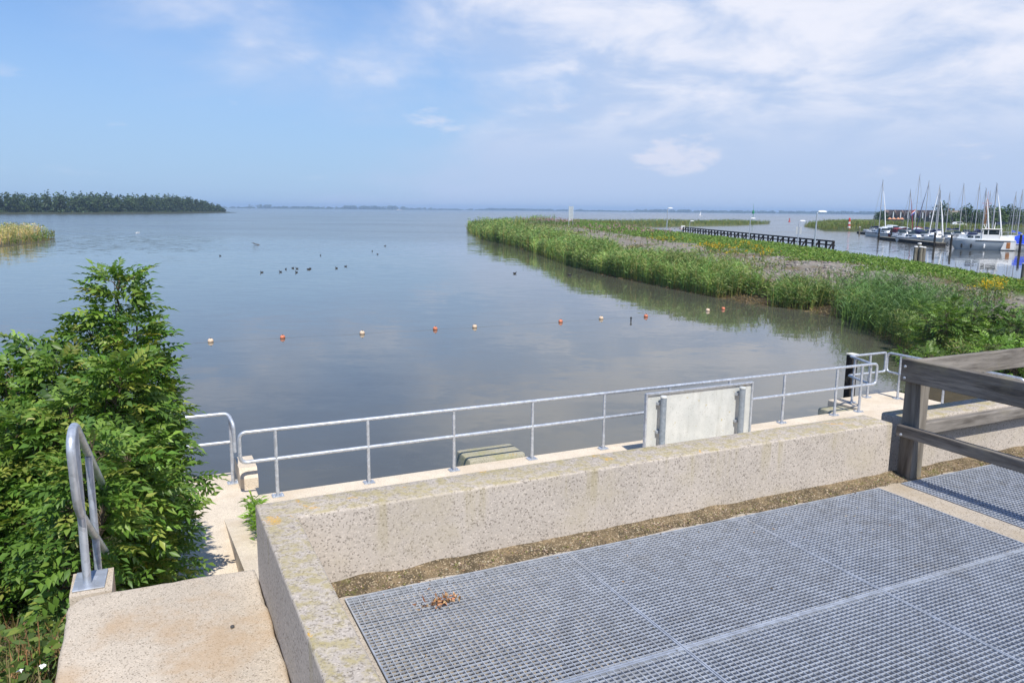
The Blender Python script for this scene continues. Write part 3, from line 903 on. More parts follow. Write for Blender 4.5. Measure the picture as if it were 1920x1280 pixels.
fr.box(0, BW, -0.035, 0.02, 1.136, 1.165); fr.box(0, 0.03, -0.035, 0.02, 0.12, 1.1355); fr.box(BW-0.03, BW, -0.035, 0.02, 0.12, 1.1355); fr.box(0.0, BW, -0.035, 0.02, 0.09, 0.1195)
fr.build('frame', M['galv'], nb_)
M['pipe'] = galv('dull_pipe', (0.27, 0.315, 0.36), 0.55, 0.2)
for x in (0.30, 2.03):
    p = MB().tube([(x, -0.115, 0.0), (x, -0.115, 1.09)], 0.054, 16).build('pipe', M['pipe'], nb_, True)
    MB().lathe((x, -0.115, 1.0905), [(0.060, 0.0), (0.059, 0.02), (0.048, 0.03)], 12).build('broken_cap', M['board'], p)
    for z in (0.45, 0.95): MB().box(x-0.075, x+0.075, -0.062, -0.004, z, z+0.045).build('clamp', M['galv'], p)

# wooden fence ----------------------------------------------------------
wf = thing('wooden_fence', 'weathered grey timber fence between the two grating fields', 'fence', W(5.90, 4.36, G), TH)
MB().box(0.035, 0.175, -0.07, 0.07, -0.004, 0.86, 0.008).build('post', M['fence'], wf)
MB().box(0.035, 0.175, -3.07, -2.93, -0.004, 0.86, 0.008).build('post', M['fence'], wf)
MB().box(-0.035, 0.033, -3.3, 0.072, 0.865, 1.062, 0.008).build('top_rail', M['fence_v'], wf)
MB().box(-0.037, 0.033, -3.3, 0.06, 0.375, 0.475, 0.008).build('lower_rail', M['fence_v'], wf)
MB().box(0.0345, 6.2, 0.005, 0.065, 0.862, 1.045, 0.008).build('top_rail', M['fence_u'], wf)
MB().box(0.177, 6.2, 0.005, 0.085, 0.355, 0.462, 0.008).build('lower_rail', M['fence_u'], wf)
MB().box(3.0, 3.14, -0.07, 0.0035, -0.004, 0.86, 0.008).build('post', M['fence'], wf)
for z in (0.40, 0.90, 1.0):
    b = MB().lathe((0, 0, 0), [(0.012, 0), (0.012, 0.008), (0.006, 0.012)], 8).build('bolt', M['galv'], wf)
    b.location = (-0.046, 0.0 if z < 0.5 else 0.02*z, z); b.rotation_euler = (0, -math.pi/2, 0)

# dead leaves, pebble, scraps --------------------------------------------
n = 95
P = np.stack([RNG.normal(0, 0.052, n), RNG.normal(0, 0.022, n), np.abs(RNG.normal(0.012, 0.012, n))], 1)
P[n-14:, 0] -= 0.075
D = RNG.normal(size=(n, 3)); D[:, 2] = np.abs(D[:, 2])*0.35
V, F_, C = blades(P, D, RNG.uniform(0.02, 0.042, n), RNG.uniform(0.009, 0.017, n), RNG.uniform(-0.6, 0.6, n), pick([(0.34, 0.17, 0.075), (0.24, 0.10, 0.045), (0.45, 0.27, 0.14)], n, 0.2), shape='leaf')
o = link('dead_leaves', Fol().add(V, F_, C).mesh('dead_leaves', M['dryleaf']), None, W(1.46, 3.955, G+0.006), TH)
tag(o, 'small heap of brown dead leaves lying on the grating', 'leaves', kind='stuff')
n = 170
P = np.stack([RNG.uniform(0.97, 5.4, n), 4.24 - np.abs(RNG.normal(0, 0.75, n)), np.full(n, G+0.008)], 1)
P[:60, 1] = 4.24 - np.abs(RNG.normal(0, 0.05, 60))
D = RNG.normal(size=(n, 3)); D[:, 2] = np.abs(D[:, 2])*0.15
V, F_, C = blades(P, D, RNG.uniform(0.008, 0.026, n), RNG.uniform(0.004, 0.011, n), RNG.uniform(-0.3, 0.3, n), pick([(0.30, 0.19, 0.10), (0.16, 0.11, 0.06), (0.38, 0.32, 0.22), (0.10, 0.085, 0.05)], n, 0.2), shape='leaf')
o = link('litter', Fol().add(V, F_, C).mesh('litter', M['dryleaf']), None, None, TH)
tag(o, 'scattered bits of dry leaf and twig lying on the gratings', 'litter', kind='stuff')
pb = MB(); bm = bmesh.new(); bmesh.ops.create_icosphere(bm, subdivisions=2, radius=0.012)
for q in bm.verts: q.co *= 1 + 0.25*mnoise.noise(q.co*90); q.co.z *= 0.7
o = pb.bm(bm).build('pebble', plain('dark_pebble', (0.06, 0.06, 0.06), 0.8), None, True); o.location = W(0.313, 4.198, G+0.007)
tag(o, 'single dark pebble lying on the landing slab', 'pebble')
for i, (px, py, s, lab) in enumerate(((38, 1258, 0.034, 'crumpled scrap of white paper in the weeds at the left edge'), (80, 1250, 0.032, 'scrap of white paper in the weeds close to the landing'))):
    p = at_z(px, py, 2.60)
    mb = MB()
    for a_ in range(4):
        for b_ in range(4):
            mb.v.append((s*(a_/3-0.5)+random.uniform(-.004, .004), s*0.7*(b_/3-0.5), random.uniform(0, 0.018)))
    mb.f = [(a_*4+b_, (a_+1)*4+b_, (a_+1)*4+b_+1, a_*4+b_+1) for a_ in range(3) for b_ in range(3)]
    q = mb.build('paper_scrap', M['paper']); q.location = p; q.rotation_euler = (0.2, 0.1, i*1.3)
    md = q.modifiers.new('thickness', 'SOLIDIFY'); md.thickness = 0.001
    tag(q, lab, 'litter', 'paper scraps in the weeds')

# ================================================================== VEGETATION
# ------------------------------------------------------------------ pinnate leaves for the big shrub
def pinnate(nl=4, L=0.24, lw=0.030, ll=0.080, droop=0.25, seed=0):
    """one compound leaf along +x: paired leaflets and a terminal one, each folded at the midrib"""
    r = random.Random(seed); V = []; F = []
    def leaflet(p, d, ln, wd):
        p, d = Vector(p), Vector(d).normalized()
        s = d.cross(Vector((0, 0, 1))).normalized()
        up = s.cross(d)
        a = p + d*ln*0.48; tip = p + d*ln - Vector((0, 0, ln*0.22))
        o = len(V)
        V.extend([p, a + s*wd*0.5 + up*wd*0.16, tip, a - s*wd*0.5 + up*wd*0.16, a - up*wd*0.06])
        F.extend([(o, o+1, o+4), (o+1, o+2, o+4), (o+2, o+3, o+4), (o+3, o, o+4)])
    for k in range(nl):
        x = L*(0.22 + 0.68*k/nl); z = -droop*x*x/L
        sc = 0.78 + 0.3*math.sin(math.pi*(k+0.6)/nl)
        for sg in (1, -1):
            leaflet((x, 0, z), (0.55 + r.uniform(-.12, .12), sg, r.uniform(-.30, .05)), ll*sc*r.uniform(.9, 1.1), lw*sc)
    leaflet((L*0.86, 0, -droop*L*0.8), (1, r.uniform(-.1, .1), -0.25), ll*1.1, lw*1.05)
    # the stalk
    o = len(V)
    V.extend([Vector((0, 0.0015, 0)), Vector((0, -0.0015, 0)), Vector((L*0.9, 0, -droop*L*0.8))]); F.append((o, o+1, o+2))
    return np.array([tuple(v) for v in V]), np.array(F)
PIN = [pinnate(4, 0.25, 0.041, 0.088, 0.35, s) for s in range(2)] + [pinnate(3, 0.19, 0.041, 0.08, 0.2, s) for s in range(2, 4)]

def shrub(name, label, cat, base, leaders, nleaf, cols, lsz=1.0, seed=3, group=None, parts=300, low=0.0):
    """leaders: (top xyz, radius, root xyz) spindles that together make the crown"""
    rng = np.random.default_rng(seed)
    root = thing(name, label, cat, base, 0, group)
    b = np.array(base)
    st = MB(); pos = []; dirs = []; shade = []
    wts = np.array([ld[1]*(ld[0][2]-ld[2][2]) for ld in leaders]); wts = wts/wts.sum()
    for (top, rad, rt), w in zip(leaders, wts):
        top = np.array(top) - b; rt = np.array(rt) - b
        m_ = int(nleaf*w)
        tpar = rng.uniform(0, 1.03, m_)**0.72
        ang = rng.uniform(0, 2*np.pi, m_)
        prof = np.clip(np.sin(np.pi*np.clip(0.30 + 0.66*(1-tpar), 0, 1))**0.85, 0.06, 1)*(1-0.80*np.clip((tpar-0.45)/0.55, 0, 1)**1.5)
        lump = 1 + 0.30*np.sin(ang*3 + 9*tpar + seed) + 0.2*np.sin(ang*7 - 17*tpar)
        rr_ = rad*prof*lump*(0.35 + 0.65*np.sqrt(rng.uniform(0.05, 1, m_)))
        ax = rt + (top-rt)*tpar[:, None]
        out = np.stack([np.cos(ang), np.sin(ang), np.zeros(m_)], 1)
        p = ax + out*rr_[:, None]
        pos.append(p)
        d = out + np.stack([rng.normal(0, .35, m_), rng.normal(0, .35, m_), rng.normal(0.12, .35, m_) + 0.9*np.clip(tpar-0.8, 0, 1)*3], 1)
        dirs.append(d)
        # stem with side twigs
        pts = [Vector(rt + (top-rt)*s + np.array([0.05*math.sin(s*5+rad*9), 0.05*math.cos(s*4), 0])*min(1, s*3)) for s in np.linspace(0, 1, 8)]
        st.tube(pts, [0.024*(1-0.95*s)**1.3 + 0.002 for s in np.linspace(0, 1, 8)], 6)
        for k in range(0, m_, max(1, m_//60)):
            q = Vector(ax[k] - np.array([0, 0, 0.10])); e = Vector(p[k])
            st.tube([q, (q+e)/2 + Vector((0, 0, .03)), e], [0.007, 0.005, 0.002], 4)
    pos = np.concatenate(pos); dirs = unit(np.concatenate(dirs))
    wz = pos[:, 2] + b[2]
    ok = wz > low; pos, dirs = pos[ok], dirs[ok]
    n = len(pos)
    upv = unit(np.array([[0, 0, 1.0]]) + rng.normal(0, 0.35, (n, 3)))
    X = dirs; Y = unit(np.cross(upv, X)); Z = np.cross(X, Y)
    sc = lsz*rng.uniform(0.75, 1.2, n)
    cl = pick(cols, n, 0.16)
    # the leaves that show largest become parts of their own
    cdir = unit(np.array([[0, 0, CAM_H]]) - (pos + b)); dist = np.linalg.norm(pos + b - np.array([0, 0, CAM_H]), axis=1)
    ctr = pos.mean(0)
    front = ((pos - ctr)*cdir).sum(1)
    order = np.argsort(-(front + 0.15*rng.normal(size=n) - 0.02*dist))
    chosen = set(order[:parts].tolist()) if parts else set()
    fo = Fol()
    for ki, (PV, PF) in enumerate(PIN):
        sel = np.array([i for i in range(n) if i % len(PIN) == ki and i not in chosen])
        if not len(sel): continue
        T = PV[None]*sc[sel][:, None, None]
        Wd_ = pos[sel][:, None] + T[..., 0:1]*X[sel][:, None] + T[..., 1:2]*Y[sel][:, None] + T[..., 2:3]*Z[sel][:, None]
        Fx = (np.arange(len(sel))[:, None, None]*len(PV) + PF[None]).reshape(-1, 3)
        fo.add(Wd_.reshape(-1, 3), [Fx], np.repeat(cl[sel], len(PV), 0))
    st.build('stem', M['bark'], root, True)
    f = link('foliage', fo.mesh('foliage', M['leaf']), root); f['kind'] = 'stuff'
    if parts:
        tones = np.array(cols)
        mes = []
        for (PV, PF) in PIN:
            mes.append([np_mesh('leaf', PV, [PF], M['leaf'], np.repeat(tn[None], len(PV), 0)) for tn in tones])
        for i in chosen:
            me = mes[i % len(PIN)][int(rng.integers(len(tones)))]
            lo = bpy.data.objects.new('leaf', me); COL.objects.link(lo); lo.parent = root
            Mx = Matrix([[X[i][r_]*sc[i], Y[i][r_]*sc[i], Z[i][r_]*sc[i], pos[i][r_]] for r_ in range(3)] + [[0, 0, 0, 1]])
            lo.matrix_local = Mx
    return root

BASE = W(-0.75, 8.7, 0.85)
def L(px, py, y, rad, rx=0.0, ry=0.0, rz_=1.0):
    t_ = at_y(px, py, y); return (tuple(t_), rad, (BASE.x + rx, BASE.y + ry, rz_))
LEAD = [L(222, 520, 7.7, 0.56, .25, .1), L(255, 615, 7.5, 0.50, .4, .0), L(170, 610, 7.9, 0.56, -.1, .3),
        L(60, 655, 7.8, 0.44, -.6, .1), L(20, 700, 7.4, 0.54, -.9, -.2), L(110, 680, 7.2, 0.55, -.5, -.4), L(-60, 700, 7.6, 0.6, -1.2, 0),
        L(272, 700, 7.7, 0.42, .5, .1), L(285, 770, 7.6, 0.36, .55, .1), L(225, 690, 6.8, 0.66, .1, -.6), L(130, 760, 6.5, 0.6, -.4, -.8),
        L(30, 790, 6.5, 0.62, -.9, -.9), L(262, 810, 6.8, 0.40, .4, -.6), L(305, 880, 7.5, 0.30, .65, .0), L(-30, 900, 6.2, 0.6, -1.1, -1.2), L(90, 930, 6.1, 0.55, -.6, -1.2), L(285, 985, 7.6, .36, .6, .1), L(250, 960, 6.9, .5, .45, -.5), L(238, 850, 6.2, .34, .25, -1.2, 1.4), L(268, 905, 6.4, .30, .4, -1.0, 1.3), L(195, 830, 6.3, .3, .05, -1.1, 1.4)]
LEAD += [(tuple(W(-0.44, 6.42, 3.45)), 0.27, tuple(W(-0.75, 7.0, 1.7))), (tuple(W(-0.40, 6.22, 2.95)), 0.24, tuple(W(-0.70, 6.6, 1.7))), (tuple(W(-0.52, 6.30, 3.2)), 0.24, tuple(W(-0.80, 6.7, 1.7)))]
shrub('ash_shrub', 'big leafy green shrub with feathered leaves at the left, behind the handrail', 'shrub', tuple(BASE), LEAD, 7800,
      [(0.112, 0.210, 0.032), (0.148, 0.258, 0.042), (0.082, 0.165, 0.030), (0.205, 0.310, 0.060), (0.124, 0.220, 0.036), (0.098, 0.188, 0.040), (0.27, 0.31, 0.065)], 0.98, 3)

# ------------------------------------------------------------------ weeds on the embankment in the lower left corner
def tufts(P, n_each, hmin, hmax, wid, cols, spread=0.5, p=None, scatter=0.04, droop=0.35, wscale=None):
    n = len(P)*n_each
    B = np.repeat(P, n_each, 0) + np.concatenate([RNG.normal(0, scatter, (n, 2)), np.zeros((n, 1))], 1)
    D = np.concatenate([RNG.normal(0, spread, (n, 2)), np.ones((n, 1))], 1)
    w = RNG.uniform(0.7, 1.3, n)*wid
    if wscale is not None: w = w*np.repeat(wscale, n_each)
    return blades(B, D, RNG.uniform(hmin, hmax, n), w, RNG.uniform(0, droop, n), pick(cols, n, 0.18, p))
fo = Fol()
k = 1250
u_ = RNG.uniform(-3.6, -0.55, k); v_ = RNG.uniform(1.5, 7.0, k)
PP = np.stack([u_*CT - v_*ST, u_*ST + v_*CT, emb_z(u_, v_)], 1)
fo.add(*tufts(PP, 14, 0.06, 0.26, 0.009, [(0.13, 0.17, 0.045), (0.24, 0.19, 0.09), (0.09, 0.13, 0.035), (0.30, 0.17, 0.08)], 0.7))
o = link('weeds', fo.mesh('weeds', M['herb'])); tag(o, 'rough grass and weeds on the earth bank below the shrub', 'weeds', kind='stuff')
# broad leaved and dry weeds
fo = Fol(); k = 240
u_ = RNG.uniform(-2.4, -0.56, k); v_ = RNG.uniform(3.6, 6.2, k)
B = np.stack([u_*CT - v_*ST, u_*ST + v_*CT, emb_z(u_, v_)], 1)
n = k*9
Bq = np.repeat(B, 9, 0); Bq[:, 2] += RNG.uniform(0.02, 0.22, n); Bq[:, :2] += RNG.normal(0, 0.035, (n, 2))
D = np.concatenate([RNG.normal(0, 1, (n, 2)), RNG.uniform(-0.1, 0.7, (n, 1))], 1)
fo.add(*blades(Bq, D, RNG.uniform(0.05, 0.11, n), RNG.uniform(0.025, 0.05, n), 0.2, pick([(0.10, 0.17, 0.03), (0.17, 0.24, 0.05), (0.07, 0.12, 0.03)], n), shape='leaf'))
kk = 46
Bs = B[RNG.choice(k, kk)] 
fo.add(*blades(np.repeat(Bs, 3, 0) + RNG.normal(0, 0.03, (kk*3, 3))*np.array([1, 1, 0]), np.concatenate([RNG.normal(0, .22, (kk*3, 2)), np.ones((kk*3, 1))], 1), RNG.uniform(0.25, 0.5, kk*3), 0.006, 0.1, pick([(0.30, 0.15, 0.07), (0.36, 0.26, 0.12)], kk*3)))
o = link('broadleaf_weeds', fo.mesh('broadleaf_weeds', M['herb'])); tag(o, 'broad leaved weeds and dry brown stalks beside the landing', 'weeds', kind='stuff')

# light green plant in the joint by the parapet
pl = thing('wall_plant', 'bright green leafy plant growing beside the outer face of the parapet', 'plant', W(1.10, 9.6, DK+0.15), TH)
n = 520
P = np.stack([RNG.normal(0.0, 0.05, n), RNG.uniform(-0.75, 0.75, n), RNG.uniform(0.02, 0.40, n)], 1)
P[:, 2] -= 0.19*P[:, 1]
D = np.concatenate([RNG.normal(-0.15, 0.8, (n, 2)), RNG.uniform(0.1, 1.0, (n, 1))], 1)
V, F_, C = blades(P, D, RNG.uniform(0.09, 0.17, n), RNG.uniform(0.018, 0.030, n), 0.3, pick([(0.17, 0.32, 0.03), (0.22, 0.38, 0.045), (0.12, 0.24, 0.025)], n), shape='leaf')
f = link('foliage', Fol().add(V, F_, C).mesh('foliage', M['leaf']), pl); f['kind'] = 'stuff'
st = MB()
for k in range(16):
    y = -0.75 + 1.5*k/15; st.tube([(0, y, -0.19*y), (0.02, y+.02, 0.2-.19*y), (-0.01, y, 0.42-.19*y)], [0.006, 0.004, 0.002], 5)
st.build('stem', plain('green_stem', (0.14, 0.22, 0.04), 0.7), pl)

# ------------------------------------------------------------------ reeds along the breakwater
def ylog(n, a, b, pw=1.0):
    return np.exp(RNG.uniform(np.log(a), np.log(b), n)) if pw else RNG.uniform(a, b, n)
def reeds(Px, Py, Pz, H, dist, cols, nleaf=6, p=None):
    n = len(Px); B = np.stack([Px, Py, Pz], 1)
    ws = np.clip(dist/38.0, 0.8, 4.2)
    fo = Fol()
    lean = np.concatenate([RNG.normal(0, 0.10, (n, 2)) + np.array([[0.05, -0.04]]), np.ones((n, 1))], 1)
    col = np.array([[1.24, 1.22, 1.05]])*pick(cols, n, 0.14, p)*np.clip(1 + 0.55*fbm(Px, Py, 0.45, 21.3, 2), 0.55, 1.5)[:, None]
    fo.add(*blades(B, lean, H, 0.020*ws, 0.02, col*np.array([[1.15, 1.0, 0.8]])))
    lu = unit(lean)
    for k in range(nleaf):
        f = RNG.uniform(0.30, 0.97, n)
        P = B + lu*(H*f)[:, None]
        an = RNG.uniform(0, 2*np.pi, n)
        D = np.stack([np.cos(an), np.sin(an), RNG.uniform(0.5, 1.6, n)], 1)
        fo.add(*blades(P, D, RNG.uniform(0.28, 0.55, n), 0.026*ws*RNG.uniform(.8, 1.2, n), RNG.uniform(0.1, 0.7, n), np.clip(col*RNG.uniform(0.85, 1.2, (n, 1)), 0, 1)))
    return fo
REED = [(0.135, 0.235, 0.070), (0.175, 0.275, 0.088), (0.100, 0.185, 0.056), (0.220, 0.290, 0.100), (0.25, 0.26, 0.11)]
n = 20000
y = np.concatenate([RNG.uniform(28, 75, n//2), RNG.uniform(60, 140, n//3), RNG.uniform(120, 262, n - n//2 - n//3)])
wide = np.interp(y, [25, 45, 62, 80, 110, 150, 200, 262], [2.2, 2.2, 2.8, 4.0, 5.0, 6, 7, 7])
d = RNG.uniform(-0.25, 1, n)*wide
d = np.where(d < 0, d*0.5, d)
x = xn(y) + d
nz = fbm(x, y, 0.13, 6.6, 2)
gap = (y < 60) & (nz < -0.22)
keep = ~gap; x, y, d, nz = x[keep], y[keep], d[keep], nz[keep]
Hh = (np.interp(y, [25, 45, 70, 100, 260], [1.75, 1.65, 2.1, 2.45, 2.45])*(1+0.42*nz)*RNG.uniform(0.72, 1.1, len(y)))
o = link('reed_bed', reeds(x, y, np.maximum(bank_z(x, y), -0.15), Hh, y, REED).mesh('reed_bed', M['reed']))
tag(o, 'belt of green reeds along the near shore of the breakwater', 'reeds', kind='stuff')
# dry stalks and litter at the water line
n = 5200
y = np.concatenate([RNG.uniform(26, 70, n*2//3), RNG.uniform(60, 190, n - n*2//3)]); x = xn(y) + RNG.uniform(-0.35, 1.2, n)
fo = Fol(); B = np.stack([x, y, np.maximum(bank_z(x, y), 0.0)], 1)
D = np.concatenate([RNG.normal(0, 0.6, (n, 2)) + np.array([[-0.35, -0.2]]), RNG.uniform(0.1, 1.0, (n, 1))], 1)
fo.add(*blades(B, D, RNG.uniform(0.25, 0.65, n), 0.022*np.clip(y/40, .8, 4), 0.4, pick([(0.22, 0.15, 0.07), (0.30, 0.22, 0.10), (0.16, 0.11, 0.05)], n)))
o = link('dry_reed_litter', fo.mesh('dry_reed_litter', M['reed'])); tag(o, 'brown dead stalks hanging over the water at the reed foot', 'reeds', kind='stuff')

# herbs, seed heads and flowers on the slope
n = 20000
y = np.concatenate([RNG.uniform(20, 70, n*6//10), RNG.uniform(60, 210, n - n*6//10)])
w_ = xf(y)-xn(y)
d = 1.2 + np.abs(RNG.normal(0, 1, n))*np.minimum(2.3 + 0.05*(y-25), w_*0.36)
x = xn(y)+d; keep = (d < w_*0.80); x, y, d, w_ = x[keep], y[keep], d[keep], w_[keep]
nz = fbm(x, y, 0.20, 12.3, 3); bare = (d > 3.2) & (nz < 0.24) & (y < 160) & (RNG.uniform(size=len(x)) < 0.925); keep = ~bare
x, y, d, nz = x[keep], y[keep], d[keep], nz[keep]
B = np.stack([x, y, bank_z(x, y)], 1); ws = np.clip(y/38, 0.7, 4.5)
fo = Fol()
sel = RNG.uniform(size=len(x))
green = sel < np.where(d < 3.5, 0.80, 0.42)
hh_ = np.interp(d, [1, 3, 4.5, 20], [1.1, 0.75, 0.30, 0.28])
for rep in range(6):
    m_ = len(x); an = RNG.uniform(0, 2*np.pi, m_); f = RNG.uniform(0.1, 1.0, m_)
    P = B + np.stack([RNG.normal(0, .12, m_), RNG.normal(0, .12, m_), hh_*f*0.8], 1)
    D = np.stack([np.cos(an), np.sin(an), RNG.uniform(0.2, 1.6, m_)], 1)
    cg = pick([(0.135, 0.225, 0.045), (0.105, 0.18, 0.045), (0.19, 0.26, 0.06), (0.21, 0.22, 0.07)], m_)
    cb = pick([(0.34, 0.25, 0.17), (0.29, 0.23, 0.12), (0.24, 0.25, 0.09)], m_)
    cl = np.where(green[:, None], cg, cb)
    fo.add(*blades(P, D, RNG.uniform(0.14, 0.34, m_), np.where(green, 0.055, 0.022)*ws*RNG.uniform(.7, 1.2, m_), 0.25, cl, shape='leaf'))
o = link('slope_herbs', fo.mesh('slope_herbs', M['herb'])); tag(o, 'mixed weeds and seeding grasses on the slope of the breakwater', 'weeds', kind='stuff')
def flower_patch(name, label, cols, spots, hgt, npp, size, stemcol=(0.12, 0.18, 0.04)):
    fo = Fol(); P = []
    for (cx, cy, r_, m_) in spots:
        P.append(np.stack([RNG.normal(cx, r_, m_), RNG.normal(cy, r_*1.6, m_)], 1))
    P = np.concatenate(P); m_ = len(P)
    z = bank_z(P[:, 0], P[:, 1]); B = np.stack([P[:, 0], P[:, 1], z], 1)
    Hs = RNG.uniform(0.75, 1.1, m_)*hgt; ws = np.clip(P[:, 1]/45, 0.7, 4)
    D = np.concatenate([RNG.normal(0, 0.12, (m_, 2)), np.ones((m_, 1))], 1); Du = unit(D)
    fo.add(*blades(B, D, Hs, 0.03*ws, 0.0, pick([stemcol], m_)))
    for q in range(4):
        an = RNG.uniform(0, 6.28, m_)
        fo.add(*blades(B + Du*(Hs*RNG.uniform(.2, .8, m_))[:, None], np.stack([np.cos(an), np.sin(an), np.full(m_, .6)], 1), 0.2, 0.05*ws, 0.2, pick([stemcol, (0.09, 0.15, 0.03)], m_), shape='leaf'))
    for q in range(npp):
        an = RNG.uniform(0, 6.28, m_)
        D2 = np.stack([np.cos(an), np.sin(an), RNG.uniform(-.1, .6, m_)], 1)
        fo.add(*blades(B + Du*(Hs*RNG.uniform(.82, 1.02, m_))[:, None] + RNG.normal(0, size*0.7, (m_, 3)), D2, size, size*0.8*np.minimum(ws, 1.6), 0.0, pick(cols, m_, 0.12), shape='leaf'))
    ob = link(name, fo.mesh(name, M['herb'])); return tag(ob, label, 'flowers', kind='stuff')
def at_bank(px, py):
    d_ = ray(px, py); y_ = 20.0
    while y_ < 280:
        q = Vector((0, 0, CAM_H)) + d_*(y_/d_.y)
        if xn(y_) < q.x < xf(y_)+4 and q.z < float(bank_z(q.x, y_)) : return q
        y_ *= 1.004
    return at_z(px, py, 1.2)
def spot(px, py, z, r_, m_):
    p = at_bank(px, py); return (p.x, p.y, r_, m_)
flower_patch('ragwort', 'patches of yellow ragwort dotted over the breakwater slope', [(0.62, 0.42, 0.02), (0.52, 0.33, 0.02)],
             [spot(1333, 474, 1.4, .9, 34), spot(1392, 470, 1.4, .6, 16), spot(1355, 478, 1.2, .8, 14), spot(1240, 458, 1.6, 2.0, 26), spot(1425, 480, 1.2, .5, 12), spot(1365, 488, 1.0, .4, 8), spot(1430, 490, 1., .6, 10)], 0.85, 8, 0.085)
rag = flower_patch('ragwort_clump', 'bright yellow ragwort clump near the right edge of the picture', [(0.72, 0.50, 0.02), (0.60, 0.40, 0.02)], [spot(1838, 574, 0.75, .16, 16), spot(1864, 572, .75, .2, 18)], 1.15, 14, 0.07)
flower_patch('willowherb', 'pink willowherb flowering at the end of the breakwater', [(0.46, 0.22, 0.30), (0.40, 0.26, 0.28), (0.34, 0.20, 0.18)],
             [spot(1030, 420, 1.6, 3.5, 150), spot(1060, 424, 1.6, 2.5, 60), spot(1130, 440, 1.6, 3.0, 50), spot(1190, 448, 1.4, 3.0, 40)], 1.5, 5, 0.16)
flower_patch('hemp_agrimony', 'dusty pink flower heads among the reeds at mid slope', [(0.36, 0.26, 0.25), (0.30, 0.21, 0.20), (0.42, 0.34, 0.32)],
             [spot(1490, 555, .4, .7, 46), spot(1540, 545, .5, .9, 46), spot(1470, 560, .3, .5, 30), spot(1255, 500, .6, .8, 24), spot(1150, 478, .8, 1.2, 24), spot(1580, 556, .6, .7, 30), spot(1690, 560, .8, .8, 20)], 1.15, 7, 0.07, (0.10, 0.12, 0.05))
flower_patch('wild_carrot', 'white umbels of wild carrot on the stony slope', [(0.62, 0.60, 0.55)],
             [spot(1450, 505, 1., 1.0, 14), spot(1590, 520, 1., 1.1, 22), spot(1620, 525, 1., .6, 12), spot(1565, 525, .9, .8, 14), spot(1655, 510, 1.2, 1., 9), spot(1380, 520, .7, 1.2, 10)], 0.75, 6, 0.05)

# grass along the crest
n = 56000
y = np.concatenate([RNG.uniform(18, 62, n//2), RNG.uniform(55, 115, n//4), RNG.uniform(100, 285, n - n//2 - n//4)])
tt_ = RNG.uniform(0.52, 1.10, n); x = xn(y) + tt_*(xf(y)-xn(y))
wv = (1-tt_)*(xf(y)-xn(y)); keep = (wv < 12.5); x, y, tt_ = x[keep], y[keep], tt_[keep]
nz = fbm(x, y, 0.28, 3.1, 3); keep = (tt_ + 0.20*nz > np.interp(y, [50, 75], [0.76, 0.63])); x, y, nz = x[keep], y[keep], nz[keep]
B = np.stack([x, y, bank_z(x, y) - 0.02], 1); m_ = len(x)
D = np.concatenate([RNG.normal(0, 0.45, (m_, 2)), np.ones((m_, 1))], 1)
fo = Fol()
lng = RNG.uniform(0.16, 0.42, m_)*(1+0.5*nz)
fo.add(*blades(B, D, lng, 0.05*np.clip(y/45, .7, 4.5), 0.35, pick([(0.175, 0.29, 0.045), (0.135, 0.235, 0.04), (0.225, 0.32, 0.06), (0.24, 0.26, 0.07)], m_)))
D2 = np.concatenate([RNG.normal(0, 1.0, (m_, 2)), RNG.uniform(.2, 1, (m_, 1))], 1)
fo.add(*blades(B + np.stack([RNG.normal(0, .1, m_), RNG.normal(0, .1, m_), RNG.uniform(0, .2, m_)], 1), D2, lng*0.6, 0.09*np.clip(y/45, .7, 4.5), 0.2, pick([(0.155, 0.26, 0.04), (0.20, 0.30, 0.055), (0.12, 0.20, 0.04)], m_), shape='leaf'))
o = link('crest_grass', fo.mesh('crest_grass', M['herb'])); tag(o, 'lush green grass on the crest of the breakwater', 'grass', kind='stuff')

# basalt rubble
n = 3000
y = np.concatenate([RNG.uniform(28, 75, n*7//10), RNG.uniform(70, 150, n - n*7//10)]); w_ = xf(y)-xn(y)
x = xn(y) + np.maximum(4.0, w_*RNG.uniform(0.25, 0.80, n)); nz = fbm(x, y, 0.22, 3.1, 2); keep = nz > -0.2; x, y = x[keep], y[keep]; n = len(x)
s_ = RNG.uniform(0.07, 0.19, n)
Vp = (octv[None]*(1+RNG.normal(0, 0.22, (n, 6, 3))))*s_[:, None, None]*np.array([1.0, 1.0, 0.38])
an = RNG.uniform(0, 6.28, n); ca, sa_ = np.cos(an)[:, None], np.sin(an)[:, None]
vx = Vp[..., 0]*ca - Vp[..., 1]*sa_; vy = Vp[..., 0]*sa_ + Vp[..., 1]*ca
Vp = np.stack([vx + x[:, None], vy + y[:, None], Vp[..., 2] + (bank_z(x, y) + s_*0.05)[:, None]], -1)
Fp = (np.arange(n)[:, None, None]*6 + octf[None]).reshape(-1, 3)
gc = pick([(0.28, 0.25, 0.225), (0.23, 0.21, 0.195), (0.33, 0.29, 0.255)], n, 0.15)
o = link('stone_rubble', np_mesh('stone_rubble', Vp.reshape(-1, 3), [Fp], M['gravel'], np.repeat(gc, 6, 0)))
tag(o, 'greyish pink rubble stones covering the breakwater slope', 'stones', kind='stuff')

